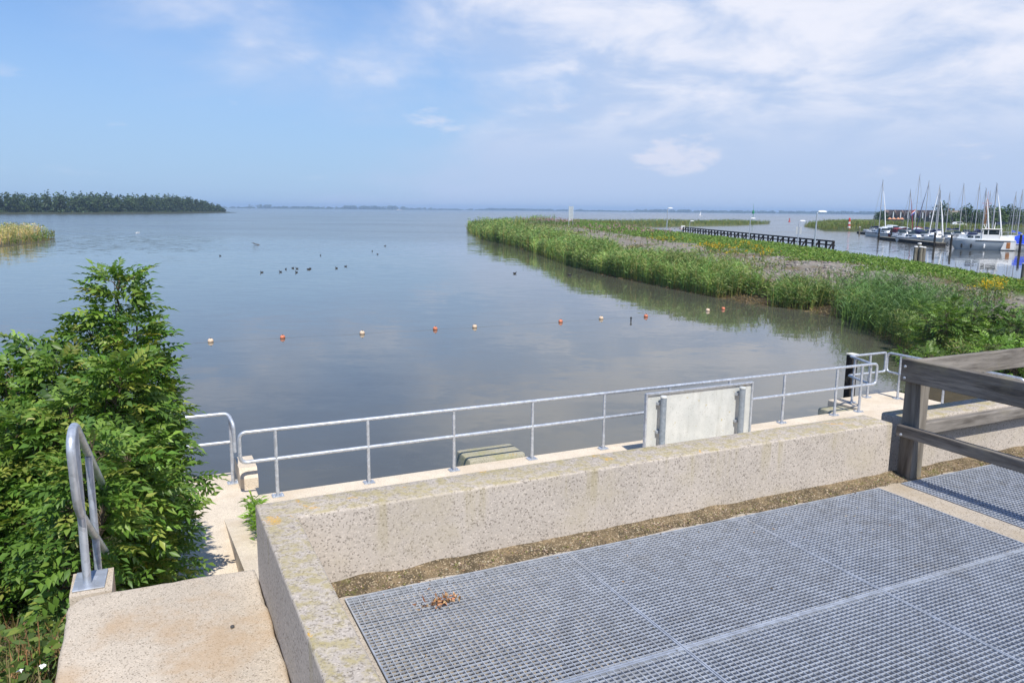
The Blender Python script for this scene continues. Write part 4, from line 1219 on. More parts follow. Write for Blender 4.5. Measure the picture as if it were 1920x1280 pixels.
# shrubs at the root of the breakwater
def leader_set(cx, cy, z0, hs, spread, rad, nn, seed):
    r = random.Random(seed); out = []
    for k in range(nn):
        a_ = r.uniform(0, 6.28); q = spread*math.sqrt(r.uniform(0, 1))
        out.append(((cx + q*math.cos(a_)*1.15, cy + q*math.sin(a_)*1.15, z0 + hs*r.uniform(0.7, 1.05)), rad*r.uniform(.8, 1.2), (cx + q*.5*math.cos(a_), cy + q*.5*math.sin(a_), z0)))
    return out
for i, (px, py, y_, hs, sp, rad, nn, nl, lab, cols) in enumerate((
    (1790, 690, 26.5, 1.9, 1.6, 0.75, 9, 1500, 'yellow green elder shrub at the water edge right of the quay', [(0.135, 0.225, 0.04), (0.175, 0.27, 0.05), (0.10, 0.175, 0.035)]),
    (1870, 680, 25.0, 1.7, 1.5, 0.75, 8, 1200, 'mid green shrub on the bank above the fence at the right edge', [(0.115, 0.20, 0.045), (0.15, 0.24, 0.055), (0.085, 0.155, 0.038)]),
    (1760, 742, 20.5, 0.75, 0.9, 0.5, 5, 420, 'low green shrub just beyond the quay corner', [(0.10, 0.17, 0.03), (0.13, 0.21, 0.04)]),
    (1900, 748, 19.0, 1.0, 1.2, 0.6, 6, 600, 'bright green bush behind the wooden fence rails', [(0.12, 0.22, 0.03), (0.15, 0.26, 0.04)]))):
    p = at_y(px, py, y_); zg = max(0.15, float(bank_z(p.x, p.y)))
    shrub('bank_shrub', lab, 'shrub', (p.x, p.y, zg - 0.05), leader_set(p.x, p.y, zg, hs, sp, rad, nn, i+5), nl, cols, 1.25, 20+i, 'shrubs at the root of the breakwater', 0)
# tall dark reeds left of those shrubs
n = 1500
c0 = [at_z(1640, 622, 0), at_z(1690, 640, 0), at_z(1610, 600, 0)]
P = np.concatenate([np.stack([RNG.normal(c_.x+.9, .8, n//3), RNG.normal(c_.y+.3, 1.3, n//3)], 1) for c_ in c0])
o = link('tall_reeds', reeds(P[:, 0], P[:, 1], np.maximum(bank_z(P[:, 0], P[:, 1]), -0.1), RNG.uniform(1.5, 2.3, len(P)), P[:, 1], [(0.095, 0.180, 0.060), (0.130, 0.220, 0.074), (0.075, 0.145, 0.050)], 7).mesh('tall_reeds', M['reed']))
tag(o, 'tall dark green reeds where the breakwater bends near the quay', 'reeds', kind='stuff')

# reeds on the other spits
n = 5200
P = np.stack([RNG.uniform(-105, -61, n*3), RNG.uniform(78, 134, n*3)], 1)
def inside(P, poly):
    poly = np.array(poly); r_ = np.zeros(len(P), bool)
    for i in range(len(poly)):
        a, b = poly[i], poly[(i+1) % len(poly)]
        r_ ^= ((a[1] > P[:, 1]) != (b[1] > P[:, 1])) & (P[:, 0] < (b[0]-a[0])*(P[:, 1]-a[1])/(b[1]-a[1]+1e-12)+a[0])
    return r_
P = P[inside(P, LREED)][:n]
Hh = RNG.uniform(1.7, 2.5, len(P))
sel = (P[:, 0] > np.interp(P[:, 1], [80, 93, 108, 123], [-66, -64.5, -68.0, -74.0]))
for nm, m_, cols, hm, lab in (('dry_reed_bed', ~sel, [(0.54, 0.45, 0.28), (0.42, 0.37, 0.20), (0.28, 0.30, 0.13), (0.18, 0.24, 0.085)], 1.08, 'straw coloured reeds on the low spit at the left edge'),
                              ('green_reed_fringe', sel, [(0.10, 0.15, 0.05), (0.14, 0.19, 0.06), (0.22, 0.20, 0.09)], 0.62, 'green reed fringe at the foot of the straw coloured reeds')):
    Q = P[m_]; Q_h = Hh[m_]*hm
    o = link(nm, reeds(Q[:, 0], Q[:, 1], np.full(len(Q), -0.05), Q_h, np.hypot(Q[:, 0], Q[:, 1]), cols, 5).mesh(nm, M['reed']))
    tag(o, lab, 'reeds', kind='stuff')
n = 6500
P = np.stack([RNG.uniform(5, 122, n*5), RNG.uniform(234, 367, n*5)], 1); P = P[inside(P, SPIT2)][:n]
nz = fbm(P[:, 0], P[:, 1], 0.03, 1.1, 2)
cl = [(0.10, 0.16, 0.045), (0.14, 0.20, 0.05), (0.22, 0.21, 0.07), (0.075, 0.125, 0.04)]
o = link('spit_growth', reeds(P[:, 0], P[:, 1], LAND['far_spit'](P) - 0.05, RNG.uniform(0.9, 1.7, len(P))*(1+0.3*nz), P[:, 1], cl, 3).mesh('spit_growth', M['reed']))
tag(o, 'reeds and scrub covering the farther spit beyond the breakwater', 'reeds', kind='stuff')
n = 12000
P = np.concatenate([np.stack([RNG.uniform(90, 130, n*5), RNG.uniform(198, 300, n*5)], 1), np.stack([RNG.uniform(100, 200, n*2), RNG.uniform(170, 262, n*2)], 1)]); P = P[inside(P, MARINA)]; P = P[RNG.permutation(len(P))][:n]
o = link('marina_reeds', reeds(P[:, 0], P[:, 1], LAND['marina_ground'](P) - 0.05, np.where(P[:, 0] < 120, RNG.uniform(1.0, 2.0, len(P)), RNG.uniform(0.5, 1.3, len(P))), P[:, 1], [(0.09, 0.15, 0.04), (0.14, 0.20, 0.05), (0.20, 0.19, 0.08)], 3).mesh('marina_reeds', M['reed']))
tag(o, 'green reeds at the point of land before the marina', 'reeds', kind='stuff')

# ------------------------------------------------------------------ trees
def clumps(rng, lobes, nq, size, cols):
    """leaf sized faces spread through lobes (x,y,z,rx,rz)"""
    w = np.array([l_[3]**2*l_[4] for l_ in lobes]); w = w/w.sum(); fo = Fol()
    for (cx, cy, cz, rx, rz_), ww in zip(lobes, w):
        m_ = max(12, int(nq*ww))
        d = unit(rng.normal(size=(m_, 3))); r_ = rng.uniform(0.45, 1.05, m_)**0.5
        lump = 1 + 0.22*np.sin(d[:, 0]*7 + cx) + 0.18*np.sin(d[:, 2]*9 + cz) + 0.15*np.sin(d[:, 1]*8)
        P = np.stack([cx + d[:, 0]*rx*r_*lump, cy + d[:, 1]*rx*r_*lump, cz + d[:, 2]*rz_*r_*lump], 1)
        D = unit(d + rng.normal(0, 0.6, (m_, 3)))
        s_ = size*rng.uniform(0.6, 1.3, m_)
        fo.add(*blades(P - D*s_[:, None]*0.5, D, s_, s_*0.75, 0.15, pick(cols, m_, 0.18), shape='leaf'))
    return fo
rngt = np.random.default_rng(11)
def tree(name, label, loc, h, r_, cols, nq=900, size=0.55, group='trees around the marina', conical=False):
    root = thing(name, label, 'tree', loc, 0, group)
    mb = MB().tube([(0, 0, -0.3), (0.05*h*0.2, 0, h*0.3), (0, 0.03*h, h*0.75)], [0.045*h*0.5, 0.03*h*0.5, 0.008*h], 7)
    for k in range(6):
        a_ = k*1.05; q = h*(0.28 + 0.07*k); mb.tube([(0, 0, q), (r_*.6*math.cos(a_), r_*.6*math.sin(a_), q + h*.16)], [0.012*h, 0.004*h], 5)
    mb.build('trunk', M['bark'], root, True)
    lobes = []
    for k in range(9):
        a_ = k*2.4; q = k/8
        rad = r_*(1-0.72*q if conical else (0.55+0.5*math.sin(math.pi*(0.2+0.75*q))))*0.62
        off = 0 if conical and q > .5 else r_*0.42*(1-q*0.6)
        lobes.append((off*math.cos(a_), off*math.sin(a_), h*(0.24+0.68*q), rad, rad*0.85))
    link('crown', clumps(rngt, lobes, nq, size, cols).mesh('crown', M['crown']), root)
    return root
GRN = [(0.045, 0.085, 0.025), (0.065, 0.115, 0.03), (0.03, 0.062, 0.02)]
LGT = [(0.085, 0.14, 0.035), (0.11, 0.17, 0.045), (0.065, 0.11, 0.03)]
for px, top, y_, r_, cols, lab in ((1652, 399, 330, 3.0, GRN, 'round dark tree left of the black gabled house'),
        (1722, 414, 260, 1.7, LGT, 'light green bushy tree before the black gabled house'), (1702, 416, 250, 1.4, LGT, 'low bushy tree left of the flagpole before the house'),
        (1768, 384, 270, 4.0, GRN, 'tall dark tree between the gabled house and the thatched one'), (1790, 402, 262, 2.4, LGT, 'small pale tree below the thatched roof'),
        (1814, 388, 275, 3.4, GRN, 'dark conical tree right of the thatched roof'), (1832, 398, 260, 3.0, GRN, 'rounded dark tree left of the lattice mast'),
        (1858, 390, 268, 3.8, GRN, 'broad tree behind the wheelhouse of the big motor yacht'), (1874, 394, 255, 3.4, LGT, 'lighter tree behind the white furled sail'),
        (1893, 388, 262, 3.6, GRN, 'tree left of the last masts at the right edge'), (1908, 396, 255, 3.2, GRN, 'tree close to the right edge of the picture'), (1925, 398, 250, 3.4, LGT, 'tree cut by the right edge of the picture'),
        (1843, 402, 280, 3., LGT, 'pale tree directly behind the lattice mast')):
    p = at_y(px, top, y_)
    tree('marina_tree', lab, (p.x, y_, 1.5), p.z-1.5+0.4, r_, cols, 1100, 0.6)

def wood_mass(name, label, spots, cols, size, nq):
    fo = Fol()
    for (x, y, z, h, r_) in spots:
        lobes = [(x + r_*.4*math.cos(k*2.1+x), y + r_*.4*math.sin(k*2.1), z + h*(0.10+0.225*k), r_*(0.80-0.12*k), h*0.19) for k in range(4)]
        tone = rngt.uniform(0.7, 1.3)
        f = clumps(rngt, lobes, nq, size, [tuple(np.array(c_)*tone) for c_ in cols])
        for V_, C_ in zip(f.V, f.C):
            pass
        b0 = fo.n
        fo.V += f.V; fo.C += f.C; fo.F4 += [q + b0 for q in f.F4]; fo.F3 += [q + b0 for q in f.F3]; fo.n += f.n
    o = link(name, fo.mesh(name, M['crown'])); return tag(o, label, 'wood', kind='stuff')
sp = []
for k in range(330):
    tpar = rngt.uniform(0, 1)
    yy = 455 + 320*tpar + rngt.uniform(0, 30)
    xx = np.interp(yy, [455, 560, 700, 775, 800], [-318, -284, -287, -290, -300]) - rngt.exponential(14)
    hh_ = 12.5*rngt.uniform(0.75, 1.12) * np.interp(yy, [455, 600, 690, 735, 790], [1.0, 1.12, 1.15, 0.95, 0.42])
    sp.append((xx, yy, 0.4, hh_, rngt.uniform(2.6, 4.2)))
for k in range(170):
    yy = rngt.uniform(430, 500); xx = -318 - rngt.uniform(0, 130); sp.append((xx, yy, 0.4, 12.5*rngt.uniform(0.8, 1.15), rngt.uniform(2.8, 4.2)))
wood_mass('island_wood', 'dense dark green wood on the island at the left', sp, [(0.05, 0.085, 0.03), (0.075, 0.115, 0.04), (0.035, 0.06, 0.025)], 1.3, 260)
sp = []
def far_wood(x0, x1, dens, hmin, hmax):
    for k in range(dens):
        x = rngt.uniform(x0, x1); yb = np.interp(x, [p[0] for p in FARP], [p[1] for p in FARP]); sp.append((x, yb + rngt.uniform(25, 220), 1.5, rngt.uniform(hmin, hmax)*1.3, rngt.uniform(10, 24)))
for px0, px1, dens, h0, h1 in ((430, 500, 14, 4, 8), (498, 522, 12, 14, 20), (522, 640, 50, 7, 12), (640, 740, 70, 13, 19), (740, 790, 14, 7, 13), (790, 900, 30, 5, 10), (900, 1010, 60, 9, 15),
                            (1010, 1110, 46, 8, 13), (1110, 1210, 40, 5, 9), (1210, 1300, 60, 9, 16), (1300, 1480, 100, 8, 14), (1480, 1660, 110, 8, 14), (1660, 1960, 120, 7, 13)):
    x0 = (px0-960)/1440*4600; x1 = (px1-960)/1440*4600
    far_wood(x0, x1, dens, h0, h1)
wood_mass('far_wood', 'low blue hazy line of trees on the far shore', sp, [(0.05, 0.08, 0.035), (0.065, 0.10, 0.045)], 7.0, 60)

# ================================================================== ON THE WATER
def uvof(p): return (p.x*CT + p.y*ST, -p.x*ST + p.y*CT)
bl = thing('float_line', 'thin wet rope floating on the lake between the buoys', 'rope', (0, 0, 0))
BUOY = [(395, 641, 0), (530, 634, 1), (679, 626, 0), (816, 618, 1), (890, 614, 0), (1051, 604, 1), (1127, 598, 0), (1211, 594, 1), (1327, 583, 0), (1356, 580, 1)]
names = ['cream buoy nearest the shrub', 'orange buoy second from the left on the float line', 'cream buoy third from the left on the float line', 'orange buoy fourth from the left on the float line',
         'cream buoy close right of an orange one near the picture middle', 'orange buoy left of the row\'s right cream pair', 'cream buoy sixth gap along the float line', 'orange buoy before the reed reflection',
         'cream buoy in the dark reed reflection', 'orange buoy last on the line towards the reeds']
names[5] = 'orange buoy sixth from the left on the float line'; names[6] = 'cream buoy seventh from the left on the float line'
def sphere(r_, sub=3, sq=1.0):
    bm = bmesh.new(); bmesh.ops.create_icosphere(bm, subdivisions=sub, radius=r_)
    for q in bm.verts: q.co.z *= sq
    return bm
BM_ = [MB().bm(sphere(0.108, 3, 0.92)).mesh('float', M['buoyw'], True), MB().bm(sphere(0.102, 3, 0.92)).mesh('float', M['buoyo'], True)]
COLL = MB().lathe((0, 0, 0), [(0.022, 0.085), (0.022, 0.12), (0.013, 0.13)], 8).mesh('rope_eye', M['rope'])
pts = []
for (px, py, k), lab in zip(BUOY, names):
    p = at_z(px, py, 0.0)
    b = thing('buoy', lab, 'buoy', (p.x, p.y, 0.045), 0, 'buoys on the float line')
    link('float', BM_[k], b); e = link('rope_eye', COLL, b); e.rotation_euler = (0.3, 0.2, 0)
    pts.append(p)
path = []
ends = [at_z(200, 655, 0)] + pts + [at_z(1500, 577, 0)]
for a, b in zip(ends[:-1], ends[1:]):
    for k in range(8):
        q = a.lerp(b, k/8); path.append((q.x, q.y + 0.06*math.sin(k*0.8), 0.001 - 0.004*math.sin(math.pi*k/8)))
MB().tube(path, 0.005, 5).build('rope', M['rope'], bl)
# small marker stick between two floats
p = at_z(1183, 602, 0)
mk = thing('marker_stick', 'small dark stick float between the right cream and orange buoys', 'float', (p.x, p.y, 0))
MB().tube([(0, 0, -0.2), (0, 0, 0.14)], 0.03, 8).build('stick', M['dark'], mk, True); MB().bm(sphere(0.05, 2)).build('head', M['dark'], mk, True).location = (0, 0, 0.16)

# water birds
def bird_mesh():
    mb = MB(); rings = []
    for s, r_, z in ((-0.17, 0.012, 0.08), (-0.12, 0.05, 0.06), (-0.02, 0.085, 0.045), (0.08, 0.07, 0.045), (0.14, 0.03, 0.055)):
        rings.append([(s, r_*math.cos(a_*math.pi/4), z + r_*0.75*math.sin(a_*math.pi/4)) for a_ in range(8)])
    mb.loft(rings); return mb.mesh('body', M['dark'], True)
BB = bird_mesh()
BN = MB().tube([(0.10, 0, 0.06), (0.135, 0, 0.13), (0.145, 0, 0.165), (0.165, 0, 0.175)], [0.028, 0.020, 0.030, 0.018], 7).mesh('head', M['dark'], True)
BK = MB().tube([(0.175, 0, 0.172), (0.215, 0, 0.165)], [0.011, 0.004], 6).mesh('bill', M['offwhite'], True)
birds = [(491, 509), (526, 508), (536, 503), (549, 501), (557, 502), (556, 509), (578, 503), (582, 502), (631, 501), (648, 498), (601, 477), (698, 469), (708, 475), (413, 478), (722, 459)]
ordn = ['leftmost', 'second', 'third', 'fourth', 'fifth', 'sixth', 'seventh', 'eighth', 'ninth', 'tenth']
for i, (px, py) in enumerate(birds):
    p = at_z(px, py+2, 0)
    lab = (f'small dark coot on the lake, {ordn[i]} in the row left of centre' if i < 10 else
           ['dark coot alone above the row of coots', 'dark coot right of the lone one, upper of two', 'dark coot right of the lone one, lower of two', 'dark coot alone far left of the others', 'dark coot farthest right and farthest out'][i-10])
    b = thing('coot', lab, 'bird', (p.x, p.y, 0.0), random.uniform(0, 6.28), 'coots swimming on the lake')
    s = 0.85; b.scale = (s, s, s)
    link('body', BB, b); h = link('head', BN, b); link('bill', BK, h)
for i, (px, py) in enumerate(((965, 513), (1068, 516))):
    p = at_z(px, py, 0)
    b = thing('duck', ['brown duck swimming off the reeds, left of two', 'brown duck swimming close to the reeds, right of two'][i], 'bird', (p.x, p.y, 0), 0.4, 'ducks beside the reeds'); b.scale = (1.0,)*3
    link('body', BB, b); link('head', BN, b)
for i, (px, py) in enumerate(((256, 437), (260, 437), (316, 405))):
    p = at_z(px, py, 0)
    b = thing('swan', ['white swan far out above the shrub, left of two', 'white swan far out above the shrub, right of two', 'white swan farthest out before the wooded island'][i], 'bird', (p.x, p.y, 0), 0.4+i, 'swans far out on the lake'); b.scale = (1.25,)*3
    q = BB.copy(); q.materials.clear(); q.materials.append(M['white']); link('body', q, b)
    MB().tube([(0.10, 0, 0.06), (0.15, 0, 0.16), (0.13, 0, 0.24), (0.17, 0, 0.25)], [0.028, 0.018, 0.018, 0.014], 7).build('neck', M['white'], b, True)
# floating branch
p = at_z(481, 459, 0)
br = thing('floating_branch', 'dead branch sticking out of the lake left of centre', 'branch', (p.x, p.y, 0), 0.3); br.scale = (0.7,)*3
MB().tube([(-0.9, 0, 0.42), (-0.3, 0.1, 0.18), (0.4, 0, 0.05), (0.9, 0, -0.1)], [0.04, 0.07, 0.08, 0.05], 7).build('limb', M['bark'], br, True)
MB().tube([(-0.3, 0.1, 0.18), (-0.55, -0.2, 0.5), (-0.6, -0.3, 0.62)], [0.04, 0.03, 0.01], 6).build('twig', M['pile'], br, True)

# ------------------------------------------------------------------ timber guide fender in the harbour mouth
fa, fb = at_z(1563, 467, 0), at_z(1274, 433, 0); fa.z = fb.z = 0; fb = fa + (fb - fa).normalized()*95
fd = (fb-fa).normalized(); FLn = (fb-fa).length
fen = thing('guide_fender', 'long dark timber guide fender along the harbour channel', 'fender', fa, math.atan2(fd.y, fd.x))
MB().box(0, FLn, -0.12, 0.12, 0.98, 1.20).build('top_beam', M['tar'], fen)
MB().box(0, FLn, -0.20, -0.125, 0.42, 0.62).build('lower_beam', M['tar'], fen)
PST = MB().box(-0.14, 0.14, -0.12, 0.12, -1.0, 0.975).mesh('post', M['tar'])
STR = MB().bar((-0.05, 0.1, 0.9), (-0.05, 1.15, -0.8), 0.2, 0.2).mesh('raking_strut', M['tar'])
k = 0; s = 0.2
while s < FLn:
    p_ = link('post', PST, fen, (s, 0, 0))
    if k % 2 == 0: link('raking_strut', STR, p_)
    s += 2.55; k += 1
MB().box(FLn+0.01, FLn+0.3, -0.5, 0.5, -0.8, 1.5).build('white_end_board', M['white'], fen)

# ------------------------------------------------------------------ lamps, signs, beacons
def lamp(label, px, ptop, pbase, zb, y_, armdir=1, thick=0.085):
    b = at_y(px, pbase, y_); t_ = at_y(px + 3, ptop, y_); h = t_.z - zb
    r_ = thing('lamp_post', label, 'lamp post', (b.x, y_, zb), 0, 'lamp posts along the harbour channel')
    MB().tube([(0, 0, -0.3), (0, 0, h*0.5), (0, 0, h-0.10)], [thick*1.15, thick, thick*0.8], 8).build('pole', M['galv'], r_, True)
    MB().tube([(0, 0, h-0.12), (0.12*armdir, 0, h-0.02), (0.30*armdir, 0, h+0.0)], 0.04, 8).build('bracket', M['galv'], r_, True)
    mb = MB(); L_ = 0.85
    rings = []
    for s_, w_, hh in ((0.0, 0.07, 0.07), (0.1, 0.13, 0.12), (0.6, 0.15, 0.14), (1.0, 0.10, 0.08)):
        rings.append([(armdir*(0.10+L_*s_), -w_, h+0.02), (armdir*(0.10+L_*s_), w_, h+0.02), (armdir*(0.10+L_*s_), w_*0.7, h+0.02+hh*1.3), (armdir*(0.10+L_*s_), -w_*0.7, h+0.02+hh*1.3)])
    mb.loft(rings); mb.build('lamp_head', M['white'], r_)
    return r_
lamp('tall grey lamp post on the crest, right of the timber fender', 1527, 398, 466, float(bank_z(31.0, 80.0)), 80)
lamp('grey lamp post on the crest, left of the timber fender', 1250, 391, 433, 1.5, 148)
lamp('small lamp post standing by the far end of the fender', 1293, 415, 431, -0.5, 196, 1, 0.07)
lamp('lamp post rising behind the middle of the fender', 1405, 410, 442, -0.5, 150)
r_ = lamp('lamp post carrying two grey sign panels right of the middle of the channel', 1496, 415, 450, -0.5, 124)
for dx in (-0.45, 0.12): MB().box(dx, dx+0.32, -0.12, -0.08, 2.35, 3.5).build('sign_panel', M['grey'], r_)
# tall sign board at the end of the breakwater
p = at_y(1070, 412, 190)
sg = thing('channel_sign', 'tall grey louvred signal board at the end of the breakwater', 'sign', (p.x, 190, 1.7), 0.5)
for x in (-0.55, 0.62): MB().box(x-0.06, x+0.06, -0.06, 0.06, -0.4, 4.6).build('post', M['lightgrey'], sg)
for k in range(9): MB().box(-0.48, 0.55, -0.03, 0.03, 1.1+k*0.38, 1.1+k*0.38+0.31).build('slat', M['grey'], sg)
# channel marks
p = at_z(1411, 421, 0)
gm = thing('green_mark', 'slim green channel mark on a tall pole beyond the fender', 'channel mark', (p.x, p.y, 0))
MB().tube([(0, 0, -1), (0, 0, 8.8)], [0.10, 0.04], 6).build('pole', M['green'], gm)
MB().lathe((0, 0, 4.6), [(0.5, 0), (0.5, 0.9), (0.05, 1.8)], 8).build('topmark', M['green'], gm)
MB().lathe((0, 0, 2.6), [(0.7, 0), (0.7, 0.25)], 8).build('platform', M['white'], gm)
p = at_z(1480, 416, 0)
rm_ = thing('red_mark', 'red channel mark out on the lake left of the striped beacon', 'channel mark', (p.x, p.y, 0))
MB().lathe((0, 0, -0.5), [(0.6, 0), (0.6, 1.0), (0.2, 1.3), (0.2, 2.1)], 10).build('body', M['red'], rm_); MB().lathe((0, 0, 1.62), [(0.35, 0), (0.35, 0.4)], 10).build('topmark', M['red'], rm_)
p = at_y(1592, 424, 232)
bc = thing('striped_beacon', 'small red and white striped beacon on the point of land', 'beacon', (p.x, 232, 0.8))
for k in range(5): MB().lathe((0, 0, -0.6+k*0.62), [(0.5-0.05*k, 0), (0.46-0.05*k, 0.615)], 12).build('band', M['white'] if k % 2 else M['red'], bc)
MB().lathe((0, 0, 2.51), [(0.30, 0), (0.30, 0.3), (0.05, 0.6)], 10).build('lantern', M['red'], bc)
p = at_y(1582, 424, 300)
bc = thing('green_post', 'tiny green light post left of the striped beacon', 'beacon', (p.x, 300, 0))
MB().tube([(0, 0, -1), (0, 0, 1.6)], 0.18, 8).build('pole', M['white'], bc); MB().lathe((0, 0, 1.61), [(0.35, 0), (0.35, 0.9), (0.1, 1.2)], 8).build('lantern', M['green'], bc)
# dolphin of three piles
p = at_z(1722, 494, 0)
dl = thing('mooring_dolphin', 'mooring dolphin of four grey piles with white caps behind the grass', 'dolphin', (p.x, p.y, 0))
for x, y, h in ((-0.42, 0, 1.72), (0.02, -0.2, 1.72), (0.46, 0, 1.66), (0.10, 0.32, 2.05)):
    q = MB().tube([(x, y, -1), (x, y, h)], [0.21, 0.19], 10).build('pile', M['pile'], dl, True); MB().lathe((x, y, h), [(0.21, 0.001), (0.21, 0.05), (0.13, 0.10)], 10).build('cap', M['white'], q)
p = at_y(1921, 505, 52)
ml = thing('mooring_pile', 'dark mooring pile cut by the right edge above the grass', 'pile', (p.x, 52, 0))
MB().tube([(0, 0, -1), (0, 0, 1.9)], [0.2, 0.18], 10).build('shaft', M['pile'], ml, True); MB().lathe((0, 0, 1.901), [(0.2, 0), (0.2, .04), (.1, .08)], 10).build('cap', M['grey'], ml)

# ================================================================== MARINA
def hull_rings(L, B, free, draft=0.3, rake=0.12, stern=0.75, ns=11, sheer=0.12):
    R = []
    for i in range(ns):
        s = i/(ns-1); x = -L/2 + L*s
        w = B/2*(stern + (1-stern)*math.sin(min(1, s/0.45)*math.pi/2) if s < 0.45 else math.cos(((s-0.45)/0.55)**1.7*math.pi/2)**0.75)
        w = max(w, 0.02); zt = free*(1 + sheer*(2*s-0.7)**2 + 0.12*s); xo = rake*L*(s**6)
        R.append([(x - xo*0.0, -w, zt), (x - xo*0.5, -w*0.9, zt*0.35), (x - xo, -w*0.55, -draft), (x - xo, w*0.55, -draft), (x - xo*0.5, w*0.9, zt*0.35), (x, w, zt)])
    return R
def hull(root, L, B, free, mat, name='hull', stripe=None, **kw):
    R = hull_rings(L, B, free, **kw)
    mb = MB(); mb.loft(R, closed=True, caps=True)
    h = mb.build(name, mat, root, True)
    if stripe:
        mb = MB()
        for sg in (0, 5):
            a = [Vector(r[sg]) for r in R]
            off = Vector((0, 0.012*(-1 if sg == 0 else 1), 0))
            lo = [q + off - Vector((0, 0, free*0.20)) for q in a]; hi = [q + off - Vector((0, 0, free*0.08)) for q in a]
            mb.loft([lo, hi], closed=False, caps=False)
        mb.build('stripe', stripe, h)
    return h
def cabin(root, x0, x1, w0, w1, z0, h, mat, glass=True, slope=0.25, name='cabin'):
    a, b = (x1-x0), h
    R = [[(x0, -w0, z0), (x0, w0, z0), (x0 + slope*0.3, w0*0.86, z0+h), (x0 + slope*0.3, -w0*0.86, z0+h)],
         [(x0 + a*0.6, -(w0+w1)/2, z0), (x0 + a*0.6, (w0+w1)/2, z0), (x0 + a*0.6, (w0+w1)/2*0.84, z0+h*0.98), (x0 + a*0.6, -(w0+w1)/2*0.84, z0+h*0.98)],
         [(x1, -w1, z0), (x1, w1, z0), (x1-slope*h*2.2, w1*0.8, z0+h*0.9), (x1-slope*h*2.2, -w1*0.8, z0+h*0.9)]]
    cbn = MB().loft(R).build(name, mat, root)
    if glass:
        for sg in (-1, 1):
            wa = sg*((w0)*0.945+0.012); wb = sg*((w0+w1)/2*0.945+0.012)
            for f0, f1 in ((0.08, 0.27), (0.33, 0.55)):
                x_a, x_b = x0 + a*f0, x0 + a*f1
                q = [(x_a, wa + (wb-wa)*f0/0.6, z0+h*0.32), (x_b, wa + (wb-wa)*f1/0.6, z0+h*0.32), (x_b, (wa + (wb-wa)*f1/0.6)*0.945, z0+h*0.74), (x_a, (wa + (wb-wa)*f0/0.6)*0.945, z0+h*0.74)]
                if sg > 0: q = q[::-1]
                q2 = [(p_[0], p_[1] + sg*0.012, p_[2]) for p_ in q]
                MB().loft([q, q2]).build('window', M['glass'], cbn)
    return cbn
def sailboat(label, x, y, heading, L, mast_h, hull_m, cover_m, furl_m, thick=1.0, furl_side=1):
    b = thing('sailboat', label, 'sailboat', (x, y, 0), heading, 'sailing boats moored in the marina')
    hull(b, L, L*0.31, 0.95, hull_m, stripe=M['navy'] if hull_m == M['white'] else M['white'])
    MB().prism([(r[0][0], r[0][1]*0.97) for r in hull_rings(L, L*.31, .95)] + [(r[5][0], r[5][1]*0.97) for r in reversed(hull_rings(L, L*.31, .95))], 0.92, 1.0).build('deck', M['offwhite'], b)
    cabin(b, -L*0.18, L*0.24, L*0.10, L*0.075, 0.99, 0.55, M['white'])
    MB().box(-L*0.43, -L*0.19, -L*0.11, L*0.11, 1.001, 1.28, 0.04).build('cockpit_coaming', M['white'], b)
    mx = L*0.06; r_ = 0.085*thick
    m_ = MB().tube([(mx, 0, 0.95), (mx, 0, mast_h*0.6), (mx - 0.05, 0, mast_h)], [r_, r_*0.95, r_*0.7], 8).build('mast', M['alu'], b, True)
    MB().bar((mx, -L*0.10, mast_h*0.55), (mx, L*0.10, mast_h*0.55), 0.05, 0.04).build('spreader', M['alu'], m_)
    MB().tube([(mx+0.1, 0, mast_h), (mx-0.45, 0, mast_h+0.18)], 0.018, 5).build('wind_vane', M['dark'], m_)
    MB().tube([(mx-0.1, 0, 2.0), (-L*0.36, 0, 1.95)], 0.06, 7).build('boom', M['alu'], b, True)
    rings = []
    for s_, rr__ in ((0, 0.15), (0.15, 0.24), (0.6, 0.17), (1.0, 0.06)):
        xx = mx-0.12 - s_*(L*0.40); rings.append([(xx, rr__*0.7*math.cos(k*math.pi/4), 2.22 - 0.06*s_ + rr__*math.sin(k*math.pi/4)) for k in range(8)])
    MB().loft(rings).build('sail_cover', cover_m, b, True)
    bow = (L*0.48, 0, 1.15)
    MB().tube([bow, (mx+0.06, 0, mast_h*0.97)], 0.020, 5).build('forestay', M['alu'], b)
    if furl_m: MB().tube([(L*0.465, 0, 1.5), (L*0.26+mx*.5, 0, mast_h*0.55), (mx+0.12, 0, mast_h*0.92)], [0.085*thick, 0.07*thick, 0.03], 7).build('furled_sail', furl_m, b, True)
    MB().tube([(-L*0.48, 0, 1.1), (mx-0.05, 0, mast_h)], 0.016, 5).build('backstay', M['alu'], b)
    for sg in (-1, 1): MB().tube([(mx, sg*L*0.14, 1.0), (mx, sg*L*0.10, mast_h*0.55), (mx, 0, mast_h*0.97)], 0.014, 5).build('shroud', M['alu'], b)
    rl_ = MB()
    for sg in (-1, 1):
        pts_ = [(r[0][0], sg*abs(r[0][1])*0.95, 1.55) for r in hull_rings(L, L*.31, .95)[1:-1]]
        rl_.tube(pts_, 0.014, 4)
        for q in pts_[::2]: rl_.tube([(q[0], q[1], 1.0), q], 0.013, 4)
    rl_.build('guard_rail', M['alu'], b)
    return b
VW = math.radians(-26)          # boats lie across the jetties
